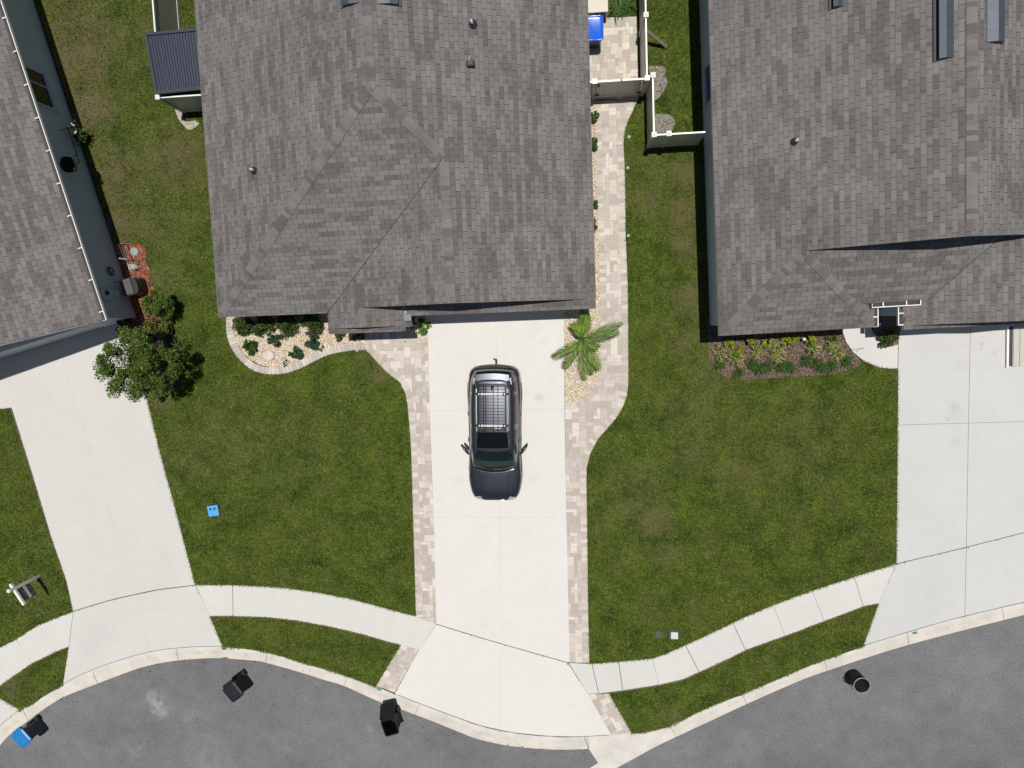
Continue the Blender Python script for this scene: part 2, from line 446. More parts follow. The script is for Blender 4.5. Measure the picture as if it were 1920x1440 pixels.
def m_rock(name, mode):
    t = NT(name); o = t.coord('Object')
    vor = t.node('ShaderNodeTexVoronoi'); vor.inputs['Scale'].default_value = 17 if mode == 'rock' else 22; t.link(o, vor.inputs['Vector'])
    if mode == 'rock':
        c = t.ramp(t.sep(vor.outputs['Color'])[0], [(0, (0.60, 0.48, 0.33)), (0.35, (0.78, 0.68, 0.54)), (0.7, (0.85, 0.79, 0.69)), (1, (0.66, 0.52, 0.42))])
        c = t.mix(t.ramp(vor.outputs['Distance'], [(0.45, 0), (0.75, 0.8)]), c, (0.22, 0.15, 0.09))
    elif mode == 'mulch_red':
        c = t.ramp(t.noise(o, 30, 4, .8), [(0.3, (0.10, 0.03, 0.018)), (0.55, (0.34, 0.105, 0.06)), (0.75, (0.50, 0.24, 0.17))])
    elif mode == 'mulch_brown':
        c = t.ramp(t.noise(o, 34, 4, .8), [(0.3, (0.07, 0.045, 0.035)), (0.55, (0.20, 0.135, 0.105)), (0.75, (0.32, 0.24, 0.19))])
    else:
        c = t.ramp(t.noise(o, 18, 5, .75), [(0.3, (0.13, 0.115, 0.095)), (0.55, (0.27, 0.245, 0.21)), (0.75, (0.42, 0.40, 0.36))])
    t.bump(t.noise(o, 30, 4, .8), 0.8, 0.03)
    return t.done(c, 0.9, spec=0.2)
M_ROCK = m_rock('river_rock_bed', 'rock'); M_MRED = m_rock('red_mulch', 'mulch_red'); M_MBRN = m_rock('brown_mulch', 'mulch_brown'); M_DIRT = m_rock('grey_dirt', 'dirt')
def m_pebble(name, stops):
    t = NT(name); return t.done(t.ramp(t.attr('tone'), stops), 0.75, spec=0.3)
M_PEB = m_pebble('pebbles', [(0, (0.48, 0.33, 0.19)), (0.15, (0.70, 0.56, 0.38)), (0.5, (0.80, 0.69, 0.53)), (0.8, (0.88, 0.82, 0.70)), (1, (0.68, 0.51, 0.37))])
M_CHIPR = m_pebble('red_chips', [(0, (0.14, 0.04, 0.025)), (0.5, (0.36, 0.12, 0.07)), (1, (0.56, 0.30, 0.22))])
M_CHIPB = m_pebble('brown_chips', [(0, (0.08, 0.05, 0.04)), (0.6, (0.22, 0.15, 0.12)), (1, (0.40, 0.31, 0.25))])

def m_leaf(name, dark, light, odd=None, rough=0.45):
    t = NT(name); a = t.attr('tone')
    c = t.mix(t.ramp(a, [(0.1, 0), (0.9, 1)]), dark, light)
    if odd: c = t.mix(t.math('GREATER_THAN', a, 0.93), c, odd)
    return t.done(c, rough, spec=0.25)
M_LTREE = m_leaf('tree_leaf', (0.022, 0.052, 0.006), (0.125, 0.185, 0.028))
M_LDARK = m_leaf('shrub_leaf_dark', (0.022, 0.042, 0.010), (0.075, 0.115, 0.026))
M_LBLUE = m_leaf('shrub_leaf_blue', (0.018, 0.048, 0.025), (0.060, 0.105, 0.050))
M_LBRT = m_leaf('shrub_leaf_bright', (0.045, 0.10, 0.012), (0.14, 0.24, 0.04))
M_LYEL = m_leaf('croton_leaf', (0.085, 0.13, 0.012), (0.30, 0.32, 0.03), (0.35, 0.12, 0.03))
M_LVAR = m_leaf('variegated_leaf', (0.10, 0.14, 0.03), (0.42, 0.42, 0.16))
M_LIRI = m_leaf('strap_leaf', (0.03, 0.075, 0.015), (0.085, 0.15, 0.035))
M_LRED = m_leaf('reddish_leaf', (0.035, 0.07, 0.012), (0.14, 0.14, 0.035), (0.22, 0.08, 0.05))
M_PALM = m_leaf('palm_leaf', (0.018, 0.062, 0.004), (0.20, 0.30, 0.02), (0.34, 0.26, 0.05), 0.6)
M_BARK = plain('bark', (0.16, 0.12, 0.09), 0.9, var=0.4, scale=20)
M_FLOW = plain('petal_white', (0.75, 0.74, 0.68), 0.6); M_FLOY = plain('petal_yellow', (0.62, 0.68, 0.26), 0.6)

M_WALLB = plain('wall_blue_grey', (0.54, 0.61, 0.66), 0.85, var=0.06, scale=1.2)
M_WALLW = plain('wall_cream', (0.36, 0.36, 0.35), 0.85, var=0.06, scale=1.2)
M_TRIM = plain('white_trim', (0.78, 0.78, 0.76), 0.45, var=0.05)
M_SOFF = plain('soffit', (0.60, 0.60, 0.58), 0.7)
M_DOOR = plain('garage_door', (0.62, 0.61, 0.57), 0.5)
M_VINYL = plain('vinyl_fence', (0.56, 0.55, 0.47), 0.4, var=0.08)
M_VINYLW = plain('vinyl_cap', (0.82, 0.81, 0.77), 0.35, var=0.04)
M_BLACK = plain('black_plastic', (0.007, 0.0075, 0.009), 0.5, var=0.25, spec=.3)
M_BLKM = plain('black_metal', (0.02, 0.02, 0.022), 0.35, metal=0.3)
M_RUB = plain('rubber', (0.022, 0.022, 0.022), 0.8)
M_VENT = plain('vent_metal', (0.085, 0.10, 0.125), 0.42, metal=0.35, var=0.2)
M_PIPE = plain('pvc_pipe', (0.55, 0.55, 0.55), 0.4)
M_LEAD = plain('lead_boot', (0.035, 0.04, 0.05), 0.6)
M_GUT = plain('gutter_white', (0.84, 0.84, 0.83), 0.3, var=0.12, scale=9)
M_GLASS = plain('window_glass', (0.012, 0.018, 0.018), 0.06, var=0.02)
M_GALV = plain('galvanised', (0.42, 0.43, 0.44), 0.4, metal=0.7)
M_BLUE = plain('blue_plastic', (0.012, 0.19, 0.46), 0.42, var=0.1)
M_BLUE2 = plain('blue_tub_plastic', (0.015, 0.12, 0.62), 0.16, var=0.06)
M_NAVY = plain('navy_plastic', (0.012, 0.028, 0.05), 0.45)
# ------------------------------------------------------------------ ground, road, kerb, drives
ROAD_Z = -0.12
ground = MB(); ground.poly([(-400, -400), (400, -400), (400, 400), (-400, 400)], -0.30)
ground.build('ground', M_LAWN, kind='structure')

back_px = [(0, 1362), (36, 1332), (55, 1322), (80, 1306), (117, 1284), (150, 1267), (205, 1245), (245, 1232), (282, 1223), (350, 1214), (415, 1212), (480, 1218), (530, 1230), (575, 1244), (630, 1260), (702, 1286), (747, 1304), (790, 1321), (860, 1347), (900, 1361), (960, 1374), (1030, 1381), (1080, 1382), (1143, 1378), (1184, 1374), (1213, 1371), (1257, 1360), (1297, 1340), (1338, 1321), (1400, 1297), (1500, 1254), (1549, 1235), (1619, 1211), (1714, 1182), (1808, 1156), (1920, 1130)]
front_px = [(0, 1398), (18, 1378), (68, 1340), (92, 1323), (117, 1308), (153, 1293), (200, 1275), (233, 1262.5), (270, 1250), (320, 1240), (365, 1235.5), (412, 1234), (480, 1239), (500, 1243), (555, 1258), (605, 1274), (645, 1286), (707, 1314), (757, 1332), (805, 1350), (860, 1372), (900, 1387), (960, 1399), (1030, 1405), (1090, 1405), (1103, 1404)]
frontR_px = [(1107, 1471), (1157, 1440), (1188, 1423), (1226, 1402), (1267, 1382), (1301, 1366), (1338, 1349), (1400, 1320), (1500, 1276), (1550, 1258), (1622, 1234), (1703, 1209), (1805, 1182), (1920, 1153)]
back = smooth_line(PP(back_px, 0.0), 4)
front = smooth_line(PP(front_px, ROAD_Z+.012), 4)
frontR = smooth_line(PP(frontR_px, ROAD_Z+.012), 4)
def extend(line, at_end, L):
    a, b = (line[-2], line[-1]) if at_end else (line[1], line[0])
    d = Vector((b[0]-a[0], b[1]-a[1])).normalized()*L
    p = (b[0]+d.x, b[1]+d.y)
    return line+[p] if at_end else [p]+line
# lawn sheet above the kerb, road sheet below it
bk = extend(extend(back, True, 60), False, 40)
lawn = MB()
lawn.poly(bk+[(120, bk[-1][1]), (120, 120), (-120, 120), (-120, bk[0][1])], 0.0, skirt=0.25)
lawn.build('lawn', M_LAWN, kind='structure')
road = MB(); road.poly([(-90, -60), (90, -60), (90, 0), (-90, 0)], ROAD_Z-0.02)
road.build('road', M_ASPH, kind='structure')

def ribbon(mb, A, B, zf, n, cols=5, m=0):
    """strip between polylines A (back) and B (front), profile zf(t), tone runs across"""
    def at(line, s):
        L = [0]
        for a, b in zip(line, line[1:]): L.append(L[-1]+math.dist(a, b))
        x = s*L[-1]
        for i in range(len(line)-1):
            if L[i+1] >= x or i == len(line)-2:
                k = (x-L[i])/max(L[i+1]-L[i], 1e-9)
                return (line[i][0]+(line[i+1][0]-line[i][0])*k, line[i][1]+(line[i+1][1]-line[i][1])*k)
    for i in range(n):
        a0, a1 = at(A, i/n), at(A, (i+1)/n); b0, b1 = at(B, i/n), at(B, (i+1)/n)
        for j in range(cols):
            t0, t1 = j/cols, (j+1)/cols
            q = lambda a, b, t: (a[0]+(b[0]-a[0])*t, a[1]+(b[1]-a[1])*t, zf(t))
            mb.face([q(a0, b0, t0), q(a0, b0, t1), q(a1, b1, t1), q(a1, b1, t0)], m, col=(t0+t1)/2, smooth=True)
def split(line, px, h=0.0):
    c = P(px[0], px[1], h); return min(range(len(line)), key=lambda i: math.dist(line[i], c))
zprof = lambda t: 0.012-0.118*(max(0, t-.15)/.85)**1.3
iL = split(back, (1090, 1382))
curb = MB()
Aline = extend(back[:iL+1], False, 12); Bline = extend(front, False, 12)
ribbon(curb, Aline, Bline, zprof, 150, 8)
iR = split(back, (1257, 1360))
jR = split(frontR, (1267, 1382), ROAD_Z)
ribbon(curb, extend(back[iR:], True, 25), extend(frontR[jR:], True, 25), zprof, 70, 8)
# flat apron where the kerb of the bend meets the through street, and the valley gutter running on from it
zg = ROAD_Z+0.006
apr = back[iL:iR+1]+[frontR[jR]]+list(reversed(frontR[:jR]))
corner = P(1104, 1404, ROAD_Z); corner2 = P(1121.5, 1430, ROAD_Z)
g_end = [(frontR[0][0], frontR[0][1])]
d = Vector((frontR[0][0]-frontR[2][0], frontR[0][1]-frontR[2][1])).normalized()
far = (frontR[0][0]+d.x*25, frontR[0][1]+d.y*25)
nrm = Vector((-d.y, d.x)); 
if nrm.y < 0: nrm = -nrm
far2 = (far[0]+nrm.x*0.55, far[1]+nrm.y*0.55)
poly = back[iL:iR+1]+[frontR[jR]]+list(reversed(frontR[:jR]))+[far, far2, corner2, corner]
curb.poly(poly, zg, col=0.3)
# expansion joints of the kerb
def strip(mb, a, b, w, z, m):
    a = Vector((a[0], a[1])); b = Vector((b[0], b[1])); n = (b-a).normalized(); n = Vector((-n.y, n.x))*w/2
    mb.face([(a.x-n.x, a.y-n.y, z), (b.x-n.x, b.y-n.y, z), (b.x+n.x, b.y+n.y, z), (a.x+n.x, a.y+n.y, z)], m, col=0)
def pstrip(mb, pts, w, z, m):
    L = smooth_line(PP(pts, z), 4) if len(pts) > 2 else PP(pts, z)
    for a, b in zip(L, L[1:]): strip(mb, a, b, w, z, m)
jm = MB()
for (a, b) in [((175, 1259), (184, 1281)), ((331, 1217), (335, 1238)), ((501, 1223), (499, 1243)), ((653, 1268), (645, 1286)), ((785, 1322), (778, 1340)), ((1257, 1360), (1267, 1382)), ((1391, 1300), (1400, 1320)), ((1545, 1237), (1551, 1258)), ((1700, 1187), (1704, 1209)), ((1878, 1141), (1882, 1162)), ((44, 1330), (53, 1351))]:
    A = Vector(P(*a, 0)); B = Vector(P(*b, ROAD_Z)); 
    for k in range(8):
        t0, t1 = k/8, (k+1)/8
        p, q = A.lerp(B, t0), A.lerp(B, t1); n = (B-A).normalized(); n = Vector((-n.y, n.x))*0.007
        z0, z1 = zprof(t0)+.004, zprof(t1)+.004
        curb.face([(p.x-n.x, p.y-n.y, z0), (q.x-n.x, q.y-n.y, z1), (q.x+n.x, q.y+n.y, z1), (p.x+n.x, p.y+n.y, z0)], 1, col=0)
pstrip(curb, [(1102, 1384), (1104, 1404)], .02, zg+.012, 1)
curb.build('curb', [M_CURB, M_JOINT], kind='structure')

def slab(name, px, mat, joints=(), z=0.020):
    mb = MB(); mb.poly(PP(px, z), z, skirt=0.12)
    for pts, w, m in joints: pstrip(mb, pts, w, z+.003, m)
    return mb.build(name, [mat, M_JOINT, M_JFAINT], kind='structure')
bpx = lambda a, b: [p for p in back_px if a <= p[0] <= b]
def zb(px): return px
mid = [(790, 560), (1057, 553), (1057.5, 590), (1058.5, 767), (1062, 970), (1068, 1242), (1063, 1242), (1000, 1224), (940, 1207), (880, 1189), (818, 1170), (813, 970), (806, 770), (801, 590)]
slab('driveway', mid, M_CONC, [([(929, 560), (937, 968), (942, 1206)], .012, 2), ([(806, 770), (1058, 767)], .012, 2), ([(813, 970), (1062, 970)], .012, 2)])
apron = [(818, 1171), (880, 1190), (940, 1208), (1000, 1225), (1063, 1243), (1070, 1252), (1080, 1268), (1103, 1301), (1147, 1378)]+list(reversed(bpx(745, 1140)))+[(740, 1301), (786, 1219)]
slab('driveway_apron', apron, M_CONC, [([(818, 1170), (880, 1189), (940, 1207), (1000, 1224), (1063, 1242)], .022, 1), ([(942, 1207), (938, 1290), (937, 1368)], .012, 2), ([(820, 1171), (786, 1219)], .012, 2), ([(1066, 1245), (1103, 1301)], .012, 2), ([(1103, 1301), (1147, 1378)], .02, 1), ([(1090, 1381.5), (1143, 1378)], .025, 1), ([(747, 1303), (790, 1320), (860, 1346), (900, 1360), (960, 1373), (1030, 1380), (1090, 1381)], .02, 1)])
left = [(-80, 770), (0, 767), (22, 765), (58, 880), (95, 1003), (125, 1090), (137, 1146), (200, 1127), (250, 1115), (300, 1105), (366, 1097), (348, 1030), (330, 960), (300, 850), (272, 735), (240, 640), (222, 590), (150, 610), (-80, 690)]
slab('driveway', left, M_CONC0, [([(118, 600), (118, 675), (158, 808), (206, 963), (253, 1116)], .012, 2), ([(45, 832), (158, 807), (285, 775)], .012, 2), ([(93, 991), (206, 964), (328, 940)], .012, 2), ([(300, 1022), (322, 1067)], .012, 2)])
lapr = [(137, 1147), (200, 1128), (250, 1116), (300, 1106), (366, 1098), (393, 1155), (417, 1212), (350, 1214), (282, 1223), (205, 1245), (150, 1267), (118, 1284), (129, 1212)]
slab('driveway_apron', lapr, M_CONC0, [([(137, 1146), (200, 1127), (250, 1115), (300, 1105), (366, 1097)], .022, 1), ([(253, 1116), (268, 1170), (282, 1223)], .012, 2), ([(367, 1099), (393, 1155)], .010, 2), ([(137, 1148), (129, 1212)], .016, 1), ([(118, 1283), (150, 1266), (205, 1244), (282, 1222), (350, 1213.5), (416, 1211.5)], .022, 1)])
slab('driveway_apron', [(-60, 1290), (0, 1310), (36, 1331), (0, 1361), (-60, 1420)], M_CONC0)
right = [(1686, 596), (2060, 580), (2060, 960), (1920, 998), (1800, 1029), (1681, 1057), (1683, 865), (1684, 690)]
slab('driveway', right, M_CONC3, [([(1820, 596), (1816, 797), (1812, 1026)], .014, 1), ([(1684, 797), (1930, 790)], .014, 1)])
rapr = [(1681, 1058), (1800, 1030), (1920, 999), (2060, 961), (2060, 1096), (1920, 1130), (1808, 1156), (1714, 1182), (1619, 1211), (1648, 1131)]
slab('driveway_apron', rapr, M_CONC3, [([(1681, 1057), (1800, 1029), (1930, 996)], .03, 1), ([(1812, 1026), (1809, 1156)], .014, 1), ([(1680, 1060), (1648, 1131)], .010, 2), ([(1620, 1210.5), (1714, 1181.5), (1808, 1155.5), (1925, 1128)], .022, 1)])
slab('footpath', [(1576, 596), (1580, 622), (1587, 642), (1600, 660), (1620, 677), (1645, 688), (1665, 691), (1683, 691), (1685, 600)], M_WALK, [([(1628, 630), (1603, 653)], .010, 2)], 0.024)

swL = [(436, 1097), (516, 1101), (560, 1106), (600, 1112), (660, 1124), (720, 1140), (780, 1156), (818, 1170), (786, 1219), (752, 1209), (720, 1201), (680, 1189), (620, 1175), (560, 1164), (500, 1157), (436, 1155), (393, 1155), (367, 1097)]
slab('sidewalk', swL, M_WALK, [([(436, 1097), (437, 1155)], .026, 1), ([(516, 1101), (514, 1158)], .010, 2), ([(597, 1112), (590, 1169)], .010, 2), ([(674, 1127), (662, 1185)], .010, 2), ([(742, 1146), (728, 1203)], .010, 2)], 0.016)
swR = [(1066, 1243), (1110, 1245), (1160, 1241), (1223, 1235), (1247, 1227), (1285, 1210), (1320, 1194), (1374, 1168), (1400, 1156), (1450, 1135), (1500, 1116), (1523, 1108), (1601, 1082), (1680, 1058), (1648, 1131), (1619, 1137), (1544, 1165), (1500, 1182), (1400, 1218), (1372, 1232), (1338, 1248), (1311, 1260), (1280, 1274), (1236, 1284), (1166, 1295), (1123, 1300), (1103, 1301)]
slab('sidewalk', swR, M_WALK, [([(1110, 1245), (1122.5, 1300)], .028, 1), ([(1160, 1241), (1167.5, 1295)], .030, 1), ([(1223, 1235), (1236, 1284)], .012, 1), ([(1285, 1210), (1311, 1260)], .028, 1), ([(1318, 1196), (1340, 1245)], .010, 2), ([(1374, 1168), (1398, 1219)], .026, 1), ([(1450, 1135), (1472, 1192)], .012, 1), ([(1523, 1108), (1545, 1164)], .012, 1), ([(1602, 1082), (1619, 1137)], .018, 1)], 0.016)
swF = [(-60, 1236), (0, 1214), (30, 1199), (72, 1172), (100, 1161), (137, 1147), (129, 1212), (105, 1222), (60, 1244), (19, 1272), (0, 1286), (-60, 1330)]
slab('sidewalk', swF, M_WALK, [([(77, 1176), (105, 1222)], .012, 2), ([(30, 1199), (60, 1244)], .012, 2), ([(0, 1252), (22, 1272)], .012, 2)], 0.016)

# --------- pavers
A_px = [(679, 585), (757, 560), (790, 560), (801, 590), (806, 770), (813, 970), (818, 1170), (780, 1157), (777, 1050), (774, 950), (771, 850), (768, 800), (764, 760), (760, 737), (750, 717), (730, 702), (710, 682), (692, 662), (686, 657), (679, 640)]
B_px = [(1116, 186), (1195, 186), (1190, 200), (1179, 223), (1172, 243), (1169, 267), (1171, 308), (1172.5, 383), (1173, 440), (1177, 540), (1178, 665), (1177.5, 725), (1172, 752), (1160, 777), (1140, 802), (1122, 822), (1107, 850), (1100, 877), (1099.5, 900), (1101, 1000), (1103, 1150), (1105, 1243), (1068, 1242), (1062, 970), (1059, 758), (1075, 756), (1095, 747), (1112, 727), (1124, 700), (1126, 680), (1125, 540), (1122, 440), (1118, 317), (1116, 200)]
C_px = [(1092, 34), (1194, 31), (1197, 120), (1198, 186), (1092, 190)]
D_px = [(752, 1209), (786, 1219), (740, 1299), (705, 1286)]
E_px = [(1103, 1301.5), (1141.5, 1300.5), (1184, 1374), (1147, 1378)]
def clip_rect(poly, cell):
    """Sutherland-Hodgman: poly clipped by a convex cell (ccw)"""
    out = list(poly)
    for i in range(len(cell)):
        a = cell[i]; b = cell[(i+1) % len(cell)]; inp = out; out = []
        if not inp: return []
        f = lambda p: (b[0]-a[0])*(p[1]-a[1])-(b[1]-a[1])*(p[0]-a[0])
        for j in range(len(inp)):
            p, q = inp[j-1], inp[j]; fp, fq = f(p), f(q)
            if fq >= 0:
                if fp < 0: t = fp/(fp-fq); out.append((p[0]+(q[0]-p[0])*t, p[1]+(q[1]-p[1])*t))
                out.append(q)
            elif fp >= 0:
                t = fp/(fp-fq); out.append((p[0]+(q[0]-p[0])*t, p[1]+(q[1]-p[1])*t))
    return out
def area(p): return 0.5*sum(p[i-1][0]*p[i][1]-p[i][0]*p[i-1][1] for i in range(len(p)))
def pave(px, ang, borders, name, z=0.026):
    reg = PP(px, z)
    if area(reg) < 0: reg.reverse()
    mb = MB(); mb.poly(reg, z-.006, 1, skirt=0.1, col=0)
    ca, sa = math.cos(ang), math.sin(ang)
    loc = [(x*ca+y*sa, -x*sa+y*ca) for x, y in reg]
    U = 0.135
    x0, y0 = min(p[0] for p in loc), min(p[1] for p in loc)
    nx = int((max(p[0] for p in loc)-x0)/U)+2; ny = int((max(p[1] for p in loc)-y0)/U)+2
    occ = np.zeros((nx+4, ny+4), bool); r = random.Random(nx*31+ny)
    sizes = [(2, 2), (2, 2), (2, 1), (1, 2), (2, 3), (3, 2), (2, 2), (1, 2), (2, 1)]
    g = 0.004
    for j in range(ny):
        for i in range(nx):
            if occ[i, j]: continue
            r.shuffle(sizes)
            for w, h in sizes+[(1, 1)]:
                if i+w <= nx+2 and j+h <= ny+2 and not occ[i:i+w, j:j+h].any(): break
            occ[i:i+w, j:j+h] = True
            X0, Y0, X1, Y1 = x0+i*U+g, y0+j*U+g, x0+(i+w)*U-g, y0+(j+h)*U-g
            c = clip_rect(loc, [(X0, Y0), (X1, Y0), (X1, Y1), (X0, Y1)])
            if len(c) >= 3 and area(c) > 0.0008:
                mb.face([(x*ca-y*sa, x*sa+y*ca, z) for x, y in c], 0, col=r.random())
    for line, side, wid, ln in borders:
        soldier(mb, smooth_line(PP(line, z), 5), side, wid, ln, z+.006, r)
    return mb.build(name, [M_PAVE, M_GROUT], kind='structure')
def soldier(mb, line, side, wid, ln, z, r):
    pts = resample(line, ln)
    for i in range(len(pts)-1):
        a, b = pts[i], pts[i+1]
        def nn(k):
            p, q = pts[max(k-1, 0)], pts[min(k+1, len(pts)-1)]
            d = (q-p).normalized(); return Vector((-d.y, d.x))*side
        na, nb = nn(i), nn(i+1); e = (b-a).normalized()*0.004
        q = [a+e, b-e, b-e+nb*wid, a+e+na*wid]
        if side < 0: q.reverse()
        col = r.random()*0.8
        mb.face([(p.x, p.y, z) for p in q], 0, col=col)
        for k in range(4):
            p1, p2 = q[k], q[(k+1) % 4]
            mb.face([(p1.x, p1.y, z), (p1.x, p1.y, z-.05), (p2.x, p2.y, z-.05), (p2.x, p2.y, z)], 0, col=col)
r1 = R(-0.96)
pave(A_px, r1, [([(686, 656), (692, 662), (710, 682), (730, 702), (750, 717), (760, 737), (764, 760), (768, 800), (771, 850), (774, 950), (777, 1050), (780, 1157)], 1, .24, .17)], 'paver_path')
pave(B_px, r1, [([(1195, 188), (1190, 200), (1179, 223), (1172, 243), (1169, 267), (1171, 308), (1172.5, 383), (1173, 440), (1177, 540), (1178, 665), (1177.5, 725), (1172, 752), (1160, 777), (1140, 802), (1122, 822), (1107, 850), (1100, 877), (1099.5, 900), (1101, 1000), (1103, 1150), (1105, 1243)], -1, .24, .15), ([(1116, 194), (1118, 317), (1122, 440), (1125, 540), (1126, 640), (1126, 680), (1124, 700), (1112, 727), (1095, 747), (1075, 756), (1059, 759)], 1, .22, .15)], 'paver_path')
pave(C_px, 0, [], 'paver_patio')
pave(D_px, R(-30), [], 'paver_strip')
pave(E_px, R(28), [], 'paver_strip')
edg = MB(); rr = random.Random(4)
soil = MB()
for L_ in ([(1123, 1301), (1166, 1296), (1236, 1285), (1280, 1275), (1311, 1261), (1338, 1249), (1372, 1233), (1400, 1219), (1500, 1183), (1544, 1166), (1619, 1138), (1647, 1132)], [(393, 1156), (436, 1156), (500, 1158), (560, 1165), (620, 1176), (680, 1190), (720, 1202), (750, 1210)], [(0, 1287), (19, 1273), (60, 1245), (105, 1223), (128, 1213)], [(20, 766), (57, 880), (94, 1003), (124, 1090), (135, 1144)]):
    pstrip(soil, L_, .055, .007, 0)
soil.build('soil_edge', M_MBRN, kind='structure')
edge_px = [(422, 585), (424, 597), (424, 620), (431, 647), (447, 672), (467, 690), (487, 699), (510, 702), (535, 700), (560, 692), (590, 677), (617, 665), (647, 659), (670, 656), (686, 657)]
soldier(edg, smooth_line(PP(edge_px, .03), 5), 1, .275, .15, .034, rr)
edg.build('bed_edging', [M_PAVE, M_GROUT], label='curved border of pale pavers round the rock bed left of the entry', cat='garden edging')

M_SAND = plain('pale_sand', (.50, .46, .38), .95, var=.5, scale=9)
F_px = [(430, 575), (435, 617), (441, 640), (455, 660), (470, 675), (490, 685), (510, 689), (535, 687), (555, 681), (585, 669), (610, 657), (635, 650), (660, 644), (685, 641), (679, 630), (679, 560)]
G_px = [(755, 560), (801, 560), (802, 641), (785, 642), (770, 636), (757, 630)]
H_px = [(1057, 553), (1092, 553), (1092, 192), (1116, 190), (1118, 317), (1122, 440), (1125, 540), (1126, 680), (1124, 700), (1112, 727), (1095, 747), (1075, 756), (1059, 758)]
J_px = [(224, 455), (262, 458), (275, 470), (272, 490), (282, 505), (280, 525), (290, 545), (297, 570), (312, 600), (318, 626), (238, 628), (225, 590), (205, 480)]
J2_px = [(238, 628), (318, 626), (340, 650), (345, 690), (335, 720), (300, 738), (285, 738), (268, 722), (255, 680)]
M_SOIL = plain('shade_tinted_soil', (.075, .058, .045), .95, var=.5, scale=14)  # bed under the tree, its shade put into the dark colour
K_px = [(1325, 596), (1327, 645), (1330, 672), (1342, 695), (1365, 708), (1400, 712), (1440, 710), (1500, 706), (1560, 702), (1600, 692), (1615, 680), (1598, 660), (1585, 642), (1578, 618), (1577, 596)]
K2_px = [(1632, 585), (1634, 620), (1650, 633), (1665, 641), (1683, 646), (1684, 585)]
D1_px = [(1216, 124), (1240, 124), (1248, 128), (1246, 142), (1252, 152), (1246, 168), (1240, 178), (1232, 186), (1226, 186), (1222, 160)]
D2_px = [(1228, 214), (1250, 214), (1262, 220), (1266, 232), (1258, 246), (1240, 250), (1228, 248)]
D3_px = [(328, 205), (340, 208), (346, 228), (365, 226), (374, 232), (356, 244), (345, 236), (334, 222)]
for nm, px, mt in (('rock_bed', F_px, M_ROCK), ('rock_bed', G_px, M_ROCK), ('rock_bed', H_px, M_ROCK), ('mulch_bed', J_px, M_MRED), ('shade_tinted_bed', J2_px, M_SOIL), ('mulch_bed', K_px, M_MBRN), ('mulch_bed', K2_px, M_MBRN), ('dirt_patch', D1_px, M_DIRT), ('dirt_patch', D2_px, M_DIRT), ('dirt_patch', D3_px, M_SAND)):
    mb = MB(); mb.poly(smooth_line(PP(px, 0)+[P(*px[0], 0)], 2)[:-1] if nm != 'rock_bed' else PP(px, 0), 0.008 if nm != 'mulch_bed' or px is not K2_px else 0.03)
    mb.build(nm, mt, kind='structure')
